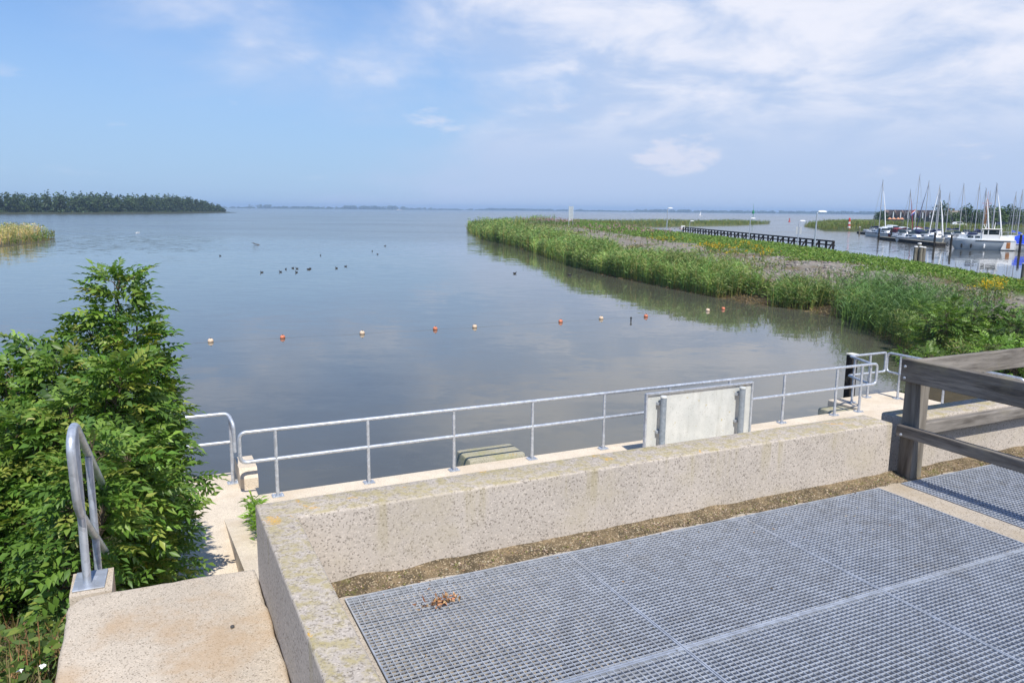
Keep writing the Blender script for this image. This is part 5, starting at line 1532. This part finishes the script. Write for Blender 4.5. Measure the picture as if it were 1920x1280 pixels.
# (mast top px, py, depth Y, forestay to the right?, hull, cover, furled sail, label)
SB = [(1656, 338, 176, 1, 'white', 'navy', 'white', 'white sailboat with the leftmost mast of the marina', 1.1),
      (1708, 356, 160, 1, 'white', 'maroon', 'maroon', 'sailboat with a red furled sail left of the flag', 1.0),
      (1725, 328, 172, -1, 'white', 'maroon', None, 'sailboat with the tallest mast, dark red sail cover', 0.9),
      (1742, 340, 165, -1, 'white', 'navy', 'navy', 'sailboat with a dark furled sail sloping left before the house', 1.0),
      (1762, 347, 150, -1, 'white', 'navy', 'white', 'sailboat with a pale furled sail sloping left at the jetty', 1.0),
      (1764, 358, 137, 1, 'offwhite', 'navy', 'white', 'white sailboat at the right end of the near jetty, thick white furled sail', 1.4),
      (1781, 362, 158, -1, 'lightgrey', 'navy', None, 'small grey sailboat with a bare mast beside the thatched roof', 1.0),
      (1808, 345, 160, 1, 'white', 'navy', None, 'sailboat moored behind the bow of the big motor yacht', 1.0),
      (1837, 344, 152, -1, 'white', 'navy', None, 'sailboat with a dark blue cover left of the lattice mast', 1.0),
      (1850, 354, 140, 1, 'white', 'navy', 'white', 'sailboat with a white furled sail above the yacht wheelhouse', 1.3),
      (1857, 359, 165, -1, 'lightgrey', 'maroon', None, 'sailboat hidden behind the yacht, mast with brown foot', 0.9),
      (1870, 345, 132, 1, 'white', 'navy', 'white', 'sailboat with a bright white furled sail right of the wheelhouse', 1.4),
      (1905, 361, 140, -1, 'white', 'blue', None, 'sailboat with a thin mast second from the right edge', 0.9),
      (1917, 357, 128, -1, 'lightgrey', 'blue', None, 'sailboat whose mast is last at the right edge', 1.0)]
for (px, py, y_, side, hm, cm, fm, lab, th_) in SB:
    t_ = at_y(px, py, y_); mh = t_.z; L_ = max(6.0, min(9.0, mh*0.70))
    hd = VW - math.radians(66 if side > 0 else 114)
    off = Vector((math.cos(hd), math.sin(hd), 0))*(L_*0.06)
    sailboat(lab, t_.x - off.x, y_ - off.y, hd + random.uniform(-.08, .08), L_, mh, M[hm], M[cm], M[fm] if fm else None, th_)

def motorboat(label, px, y_, hd, L, hull_m, cab_m, canopy=None, wheel=False, py=None):
    hd = hd - math.radians(55); L = L*0.82
    p = at_y(px, 440, y_)
    b = thing('motorboat', label, 'motorboat', (p.x, y_, 0), hd, 'motor boats moored in the marina')
    hull(b, L, L*0.36, 0.85, hull_m, stripe=M['navy'], stern=0.92)
    MB().prism([(r[0][0], r[0][1]*0.97) for r in hull_rings(L, L*.36, .85, stern=.92)] + [(r[5][0], r[5][1]*0.97) for r in reversed(hull_rings(L, L*.36, .85, stern=.92))], 0.82, 0.90).build('deck', M['white'], b)
    cabin(b, -L*0.12, L*0.32, L*0.145, L*0.09, 0.891, 0.62, cab_m)
    ws = [[(L*0.02, -L*0.14, 1.50), (L*0.02, L*0.14, 1.50), (-L*0.05, L*0.125, 2.0), (-L*0.05, -L*0.125, 2.0)]]
    ws.append([(q[0]-0.05, q[1], q[2]) for q in ws[0]])
    MB().loft(ws).build('windscreen', M['glass'], b)
    MB().box(-L*0.46, -L*0.125, -L*0.15, L*0.15, 0.901, 1.22, 0.05).build('cockpit_coaming', M['white'], b)
    if canopy:
        rings = [[(xx, -L*0.15, 1.225), (xx, -L*0.14, zz*0.9), (xx, -L*0.07, zz), (xx, L*0.07, zz), (xx, L*0.14, zz*0.9), (xx, L*0.15, 1.225)] for xx, zz in ((-L*0.44, 1.7), (-L*0.30, 2.25), (-L*0.10, 2.15), (-L*0.055, 2.0))]
        MB().loft(rings).build('canopy', canopy, b)
    rl_ = MB()
    for sg in (-1, 1):
        pts_ = [(r[0][0], sg*abs(r[0][1])*0.93, 1.45) for r in hull_rings(L, L*.36, .85, stern=.92)[5:-1]]
        rl_.tube(pts_, 0.016, 4)
        for q in pts_[::2]: rl_.tube([(q[0], q[1], 0.9), q], 0.014, 4)
    rl_.build('bow_rail', M['alu'], b)
    return b
motorboat('white cabin cruiser at the far left of the marina', 1637, 196, VW, 7.5, M['white'], M['white'])
motorboat('white motorboat with pale grey canopy among the left boats', 1672, 182, VW+.1, 9.5, M['white'], M['white'], M['lightgrey'])
motorboat('motorboat with a dark red canopy behind the near jetty', 1690, 166, VW, 7.5, M['maroon'], M['white'], M['maroon'])
motorboat('low white speedboat tied to the near jetty', 1693, 150, VW-.1, 6.5, M['white'], M['white'])
motorboat('cream cabin boat right of the dark red canopy', 1716, 157, VW, 7.5, M['offwhite'], M['offwhite'])
motorboat('grey motorboat with a navy canopy at the middle of the jetty', 1733, 146, VW, 6.8, M['lightgrey'], M['white'], M['navy'])
motorboat('large pale cruiser with a grey canopy at the back of the marina', 1682, 205, VW+.2, 11, M['white'], M['lightgrey'], M['lightgrey'])
for px_, y_, lab_, hm_, cp_ in ((1645, 188, 'small white dinghy cruiser second from the left in the marina', 'white', None), (1660, 172, 'white boat with a grey canopy under the leftmost mast', 'white', 'lightgrey'), (1703, 178, 'white cruiser behind the dark red canopy', 'white', 'lightgrey'),
        (1722, 168, 'white boat with a grey canopy behind the cream cabin boat', 'white', 'lightgrey'), (1745, 160, 'white cabin boat right of the navy canopy', 'white', None), (1752, 172, 'pale cruiser at the back of the marina middle', 'lightgrey', None),
        (1776, 140, 'white boat between the jetty end and the big yacht', 'white', None), (1812, 165, 'pale boat above the foredeck of the big yacht', 'white', None), (1825, 148, 'white boat right above the yacht cabin windows', 'white', None), (1710, 143, 'low white boat at the middle of the near jetty', 'white', None)):
    motorboat(lab_, px_, y_, VW + random.uniform(-.5, .3), random.uniform(6.5, 8.5), M[hm_], M['white'], M[cp_] if cp_ else None)
motorboat('white motorboat behind the bow of the big yacht', 1796, 150, VW+.2, 8, M['white'], M['white'], None)

# jetties -------------------------------------------------------------
def jetty(label, a, b, wd=1.5, piles=True):
    a, b = Vector(a), Vector(b); d_ = (b-a); Ln = d_.length
    j = thing('jetty', label, 'jetty', (a.x, a.y, 0), math.atan2(d_.y, d_.x), 'floating jetties of the marina')
    MB().box(0, Ln, -wd/2+.03, wd/2-.03, -0.2, 0.52).build('float', M['tar'], j)
    n = int(Ln/2.0)
    for k in range(n):
        MB().box(k*Ln/n+.01, (k+1)*Ln/n-.01, -wd/2, wd/2, 0.521, 0.60).build('deck_section', M['pile'], j)
    return j
ja, jb = at_z(1652, 449, 0), at_z(1764, 462, 0)
jetty('long dark floating jetty in front of the sailing boats', (ja.x, ja.y), (jb.x, jb.y))
jc, jd = at_z(1612, 438, 0), at_z(1652, 443, 0)
jetty('shorter jetty at the left end of the marina', (jc.x, jc.y), (jd.x, jd.y))
PL = [(1611, 440, 426, 'white'), (1647, 450, 428, 'grey'), (1670, 450, 427, 'grey'), (1751, 464, 436, 'grey'), (1782, 468, 440, 'grey'), (1911, 474, 440, 'grey')]
plab = ['white capped mooring pile at the far left of the marina', 'pile at the left end of the near jetty', 'pile between the left boats behind the near jetty', 'dark pile near the right end of the near jetty', 'pile at the bow of the big motor yacht', 'dark pile before the blue covered boat']
for (px, pb_, pt, cm), lab in zip(PL, plab):
    p = at_z(px, pb_, 0); t_ = at_y(px, pt, p.y)
    m_ = thing('mooring_pile', lab, 'pile', (p.x, p.y, 0), 0, 'mooring piles in the marina')
    MB().tube([(0, 0, -1), (0, 0, t_.z)], [0.17, 0.15], 10).build('shaft', M['tar'] if cm == 'grey' else M['pile'], m_, True)
    MB().lathe((0, 0, t_.z), [(0.17, 0.001), (0.17, 0.06), (0.08, 0.12)], 10).build('cap', M['white'] if cm == 'white' else M['grey'], m_)

# the big motor yacht ---------------------------------------------------
a, b = at_z(1788, 467, 0), at_z(1896, 470, 0)
mid = (a+b)/2; mid = Vector((mid.x + 0.35, mid.y + 1.2, 0)); dv = Vector((-0.857, 0.515, 0)); yaw = math.atan2(dv.y, dv.x)
my = thing('motor_yacht', 'big motor yacht with wheelhouse, its side greyed as in shade, moored at the right', 'motor yacht', mid, yaw)
LY, BY = 8.8, 3.2
hy = hull(my, LY, BY, 1.35, M['lightgrey'], stern=0.9, sheer=0.10, rake=0.16, ns=15)  # shade on the hull side is put into this grey base colour
R_ = hull_rings(LY, BY, 1.35, stern=.9, sheer=.10, rake=.16, ns=15)
MB().prism([(r[0][0], r[0][1]*.98) for r in R_] + [(r[5][0], r[5][1]*.98) for r in reversed(R_)], 1.38, 1.50).build('deck', M['white'], my)
mb = MB()
for sg in (0, 5):
    aa = [Vector(r[sg]) for r in R_[1:9]]; off = Vector((0, -0.03 if sg == 0 else 0.03, 0))
    mb.loft([[q + off - Vector((0, 0, .13)) for q in aa], [q + off for q in aa]], closed=False, caps=False)
mb.build('rubbing_strake', M['black'], hy)
MB().loft([[(x - 0, -BY/2*.92*s, z) for x, z, s in ((-LY/2-.02, 0.05, 1), (-LY/2-.02, 1.42, 1))] + [(x, BY/2*.92*s, z) for x, z, s in ((-LY/2-.02, 1.42, 1), (-LY/2-.02, 0.05, 1))],
           [(x, -BY/2*.9, z) for x, z in ((-LY/2-.07, 0.1), (-LY/2-.07, 1.36))] + [(x, BY/2*.9, z) for x, z in ((-LY/2-.07, 1.36), (-LY/2-.07, 0.1))]]).build('transom', M['white'], hy)
for sg in (-1, 1):
    q = [(-LY*.498, sg*BY*.478, .12), (-LY*.30, sg*BY*.497, .12), (-LY*.34, sg*BY*.503, 1.22), (-LY*.498, sg*BY*.482, 1.22)]
    if sg < 0: q = q[::-1]
    MB().loft([q, [(c_[0], c_[1]+sg*.02, c_[2]) for c_ in q]]).build('sunlit_quarter', M['white'], hy)  # sunlit aft end of the hull painted as white panels over the grey
    MB().box(-LY*.43, -LY*.375, sg*BY*.505-.012, sg*BY*.505+.012, .32, 1.18).build('side_door', M['varnish'], hy)
cabin(my, -LY*.02, LY*.37, BY*.40, BY*.22, 1.495, 0.72, M['lightgrey'], True, 0.35, 'fore_cabin')
ac = cabin(my, -LY*.48, -LY*.27, BY*.42, BY*.42, 1.495, 0.62, M['white'], False, 0.05, 'aft_cabin')
# wheelhouse: sill, pillars, glass, roof
wh = MB().box(-LY*.27+.02, -LY*.015, -BY*.40, BY*.40, 1.497, 2.25, 0.04).build('wheelhouse', M['white'], my)
gl = MB(); gl.box(-LY*.26, -LY*.03, -BY*.385, BY*.385, 2.252, 2.985); gl.build('glazing', M['glass'], wh)
for x in (-LY*.262, -LY*.10, -LY*.028):
    for sg in (-1, 1): MB().box(x-.06, x+.06, sg*BY*.392-.03, sg*BY*.392+.03, 2.251, 2.99).build('pillar', M['white'], wh)
MB().box(-LY*.30, LY*.0, -BY*.43, BY*.43, 2.991, 3.11, .04).build('roof', M['offwhite'], wh)
MB().tube([(-LY*.18, 0, 3.1), (-LY*.19, 0, 4.1)], [.06, .03], 8).build('antenna_mast', M['white'], wh)
MB().tube([(-LY*.06, -.5, 3.1), (-LY*.02, -.5, 3.75), (-LY*.06, .5, 3.75), (-LY*.06, .5, 3.1)], .035, 6).build('light_bar', M['white'], wh)
MB().box(LY*.06, LY*.20, -BY*.33, BY*.33, 2.22, 2.44, .06).build('folded_canvas', M['navy'], my)
rl_ = MB()
for sg in (0, 5):
    pts_ = [(r[sg][0], r[sg][1]*.95, 2.15) for r in R_[7:-1]]
    rl_.tube(pts_, .022, 5)
    for q in pts_: rl_.tube([(q[0], q[1], 1.45), q], .018, 5)
rl_.build('bow_rail', M['alu'], my)
rl_ = MB()
for sg in (-1, 1):
    rl_.tube([(-LY*.48, sg*BY*.40, 2.65), (-LY*.21, sg*BY*.40, 2.65)], .02, 5)
    for x in (-.48, -.39, -.30): rl_.tube([(LY*x, sg*BY*.40, 2.1), (LY*x, sg*BY*.40, 2.65)], .018, 5)
rl_.build('aft_rail', M['alu'], my)
for x in (LY*.27, LY*.13, -LY*.06):
    for sg in (-1, 1):
        MB().tube([(x, sg*BY*.52, 0.25), (x, sg*BY*.53, 0.35), (x, sg*BY*.53, 0.78), (x, sg*BY*.52, .88)], [.05, .13, .13, .05], 8).build('fender', M['black'] if x > 0 else M['white'], my, True)
lad = MB()
for s_ in (-.16, .16): lad.tube([(-LY/2-.12, s_, .3), (-LY/2-.12, s_, 1.2)], .02, 5)
for z in (.45, .7, .95): lad.tube([(-LY/2-.12, -.16, z), (-LY/2-.12, .16, z)], .018, 5)
lad.build('stern_ladder', M['alu'], my)
MB().tube([(LY*.49, 0, 1.0), (LY*.50, 0, .55), (LY*.47, .12, .35)], [.05, .06, .04], 6).build('anchor', M['dark'], my)

p = at_y(1916, 452, 112)
bb = thing('covered_boat', 'boat under a bright blue tarpaulin at the right edge', 'boat', (p.x + 2.0, 114.5, 0), yaw + .1)
hull(bb, 7.5, 2.5, 0.9, M['white'], stripe=M['navy'], stern=.9)
rings = [[(x, -1.15*s_, .93), (x, -1.0*s_, .93+h*.7), (x, 0, .93+h), (x, 1.0*s_, .93+h*.7), (x, 1.15*s_, .93)] for x, s_, h in ((-3.6, .9, .6), (-1.5, 1.0, 1.25), (0.6, 1.0, 1.35), (2.0, .75, .9), (3.2, .25, .35))]
MB().loft(rings).build('tarpaulin', M['blue'], bb)

# ------------------------------------------------------------------ houses, terrace, flag, cars
def xz(px, py, y_): q = at_y(px, py, y_); return q.x, q.z
x0, zt = xz(1669, 395, 385); x1, _ = xz(1776, 395, 385); zt = 6.95
gh = thing('gabled_house', 'black timber house with a row of brown gables behind the boats', 'house', (x0, 385, 1.4), -0.06)
LH = x1 - x0
MB().box(0.6, LH-0.3, 0.3, 9.0, -0.5, 2.9).build('wall', M['clad'], gh)
ng = 8; gw = LH/ng
for k in range(ng):
    a_ = k*gw; apex = zt-1.4; ev = 2.75
    g = MB().loft([[(a_+.25, 0.1, ev), (a_+gw-.25, 0.1, ev), (a_+gw/2, 0.1, apex-.35)], [(a_+.25, 9, ev), (a_+gw-.25, 9, ev), (a_+gw/2, 9, apex-.35)]]).build('gable', M['clad'], gh)
    rf = MB()
    for sg in (0, 1):
        e = (a_ + (gw if sg else 0), ev-.15); c_ = (a_+gw/2, apex)
        q = [(e[0], -.12, e[1]), (c_[0], -.12, c_[1]), (c_[0], -.12, c_[1]+.16), (e[0], -.12, e[1]+.16)]
        rf.loft([q, [(v_[0], 9.6, v_[2]) for v_ in q]])
    rf.build('roof', M['roof'], gh)
    MB().box(a_+gw/2-.22, a_+gw/2+.22, .04, .09, ev-1.1, apex-.75).build('window', M['lightgrey'], g)
mb = MB(); q = [(-.2, 3.0, 4.3), (-.2, 6.5, apex+.2), (-.2, 9.5, 4.3)]
mb.loft([q, [(LH, v_[1], v_[2]) for v_ in q]]); mb.build('main_roof', M['roof'], gh)
for k in range(7): MB().box(1.2+k*LH/7, 1.2+k*LH/7+1.6, .22, .298, .3, 2.2).build('window', M['glass'], gh)
x0, _ = xz(1776, 400, 372); x1, _ = xz(1808, 400, 372)
th2 = thing('thatched_house', 'low house with a long grey brown roof right of the tall tree', 'house', (x0, 372, 1.4), -.06)
LH = x1-x0
MB().box(.5, LH-.5, .6, 7, -.5, 2.6).build('wall', M['brick'], th2)
q = [(-.4, 2.5), (-.4, 2.7), (3.8, 5.7), (4.0, 5.7), (8.0, 2.7), (8.0, 2.5)]
rf = MB().loft([[(-.4, y, z) for y, z in q], [(LH+.4, y, z) for y, z in q]]).build('roof', M['thatch'], th2)
for x in (2.0, 4.2): MB().box(x, x+.7, 3.4, 4.2, 5.0, 6.6).build('chimney', M['brick'], rf)
for k in range(4): MB().box(1.2+k*LH/4.4, 2.3+k*LH/4.4, .55, .598, .9, 2.1).build('window', M['glass'], th2)
def parasol(label, px, y_, col, h=2.6, r_=1.7, group='parasols on the marina terrace'):
    x, _ = xz(px, 410, y_)
    pz = thing('parasol', label, 'parasol', (x, y_, 1.4), random.uniform(0, 1), group)
    MB().tube([(0, 0, -.3), (0, 0, h)], .04, 6).build('pole', M['offwhite'], pz)
    MB().lathe((0, 0, h-.75), [(r_, 0), (r_*.98, .06), (.05, .85)], 8).build('canopy', col, pz)
for i, px in enumerate((1668, 1676, 1684, 1691)): parasol(f'orange parasol on the terrace, {["first","second","third","fourth"][i]} from the left', px, 338, M['orange'], 2.2, 1.0)
for i, px in enumerate((1784, 1795, 1828, 1838)): parasol(f'white parasol below the trees, {["first","second","third","fourth"][i]} from the left', px, 300, M['white'], 2.7, 1.6)
p = at_y(1713, 430, 235); tz = at_y(1711, 392, 235).z
fp = thing('flagpole', 'white flagpole flying a small flag before the gabled house', 'flagpole', (p.x, 235, 1.2))
MB().tube([(0, 0, -.3), (0, 0, tz+.3-1.2)], .05, 6).build('pole', M['white'], fp)
hh0 = tz-1.2
for k, m_ in enumerate((M['red'], M['white'], M['blue'])):
    rings = [[(-.05-s_*.14, .05*math.sin(s_*2), hh0-.05-.35*k-s_*.12), (-.05-s_*.14, .05*math.sin(s_*2)+.02, hh0-.05-.35*k-s_*.12), (-.05-s_*.14, .05*math.sin(s_*2)+.02, hh0-.40-.35*k-s_*.12+.005), (-.05-s_*.14, .05*math.sin(s_*2), hh0-.40-.35*k-s_*.12+.005)] for s_ in range(9)]
    MB().loft(rings).build('flag_stripe', m_, fp)
p = at_y(1846, 425, 222); tz = at_y(1846, 374, 222).z
lm = thing('lattice_mast', 'brown and red lattice mast among the masts right of centre in the marina', 'mast', (p.x, 222, 1.3)); hM = tz-1.3
for sx, sy in ((-1, -1), (1, -1), (1, 1), (-1, 1)): MB().tube([(sx*.42, sy*.42, -.4), (sx*.16, sy*.16, hM)], .06, 5).build('leg', M['varnish'], lm)
br_ = MB()
for k in range(9):
    f0, f1 = k/9, (k+1)/9; w0, w1 = .42-.26*f0, .42-.26*f1
    br_.tube([(-w0, -w0, hM*f0), (w1, -w1, hM*f1)], .03, 4); br_.tube([(w0, -w0, hM*f0), (-w1, -w1, hM*f1)], .03, 4); br_.tube([(w0, -w0, hM*f0), (w1, w1, hM*f1)], .03, 4); br_.tube([(-w0, w0, hM*f0), (-w1, -w1, hM*f1)], .03, 4)
br_.build('bracing', M['varnish'], lm)
for z, w in ((hM*.86, 1.3), (hM*.74, .9)): MB().box(-w, w, -.06, .06, z, z+.12).build('crossarm', M['red'], lm)
MB().tube([(0, 0, hM*.9), (0, 0, hM+2.2)], .04, 5).build('antenna', M['red'], lm)

def car(label, px, y_, col, hd=0.1):
    x, _ = xz(px, 420, y_)
    c_ = thing('parked_car', label, 'car', (x, y_, 1.55), hd, 'cars parked behind the marina')
    prof = [(-2.1, .35), (-2.1, .8), (-1.75, .95), (-1.2, 1.42), (.35, 1.45), (.95, .98), (1.95, .82), (2.1, .6), (2.1, .35)]
    MB().loft([[(x_, -.82, z) for x_, z in prof], [(x_, .82, z) for x_, z in prof]]).build('body', col, c_)
    for sg in (-1, 1):
        q = [(-1.5, sg*.825, .98), (-1.1, sg*.825, 1.36), (.28, sg*.825, 1.38), (.72, sg*.825, .98)]
        if sg < 0: q = q[::-1]
        MB().loft([q, [(v_[0], v_[1]+sg*.01, v_[2]) for v_ in q]]).build('window', M['glass'], c_)
    for x_ in (-1.3, 1.3):
        for sg in (-1, 1): MB().tube([(x_, sg*.70, .33), (x_, sg*.88, .33)], .33, 12).build('wheel', M['black'], c_)
car('white car parked on the bank left of the yacht wheelhouse', 1798, 232, M['white'])
car('dark car parked behind the yacht stern', 1880, 240, M['navy']); car('dark car parked beside another near the right edge', 1894, 240, M['black']); car('dark car parked closest to the right edge', 1908, 240, M['black']); 

# ------------------------------------------------------------------ far out
p = at_z(1314, 405.5, 0)
fs = thing('far_sailboat', 'tiny white sailing boat far out before the far shore', 'sailboat', (p.x, p.y, 0), .3)
fs.scale = (0.55,)*3; hull(fs, 9, 2.8, 1.0, M['white']); MB().tube([(0, 0, 1), (0, 0, 12)], .08, 6).build('mast', M['alu'], fs)
MB().loft([[(-.1, 0, 1.8), (-4, 0, 1.9), (-.1, 0, 11.8)], [(-.1, .06, 1.8), (-4, .3, 1.9), (-.1, .06, 11.8)]]).build('main_sail', M['white'], fs)
p = at_z(749, 394.5, 0)
fs = thing('far_barge', 'small white ship under the far shore left of centre', 'ship', (p.x, p.y, 0), 0)
hull(fs, 22, 5, 2.2, M['white']); MB().box(-9, -3, -1.6, 1.6, 2.2, 4.6).build('deckhouse', M['white'], fs)

# ================================================================== HAZE
t = NT('haze_air'); t.n.remove(t.p)
pv_ = t.node('ShaderNodeVolumePrincipled')
pv_.inputs['Color'].default_value = (0.50, 0.71, 1.0, 1)
pv_.inputs['Density'].default_value = 0.0002
pv_.inputs['Anisotropy'].default_value = 0.0
t.l.new(pv_.outputs[0], t.out.inputs['Volume'])
hz_ = MB().box(-9300, 9300, -420, 9400, -4.0, 45.0).build('haze', t.m)
tag(hz_, 'pale blue summer haze over the lake', 'haze', kind='stuff')
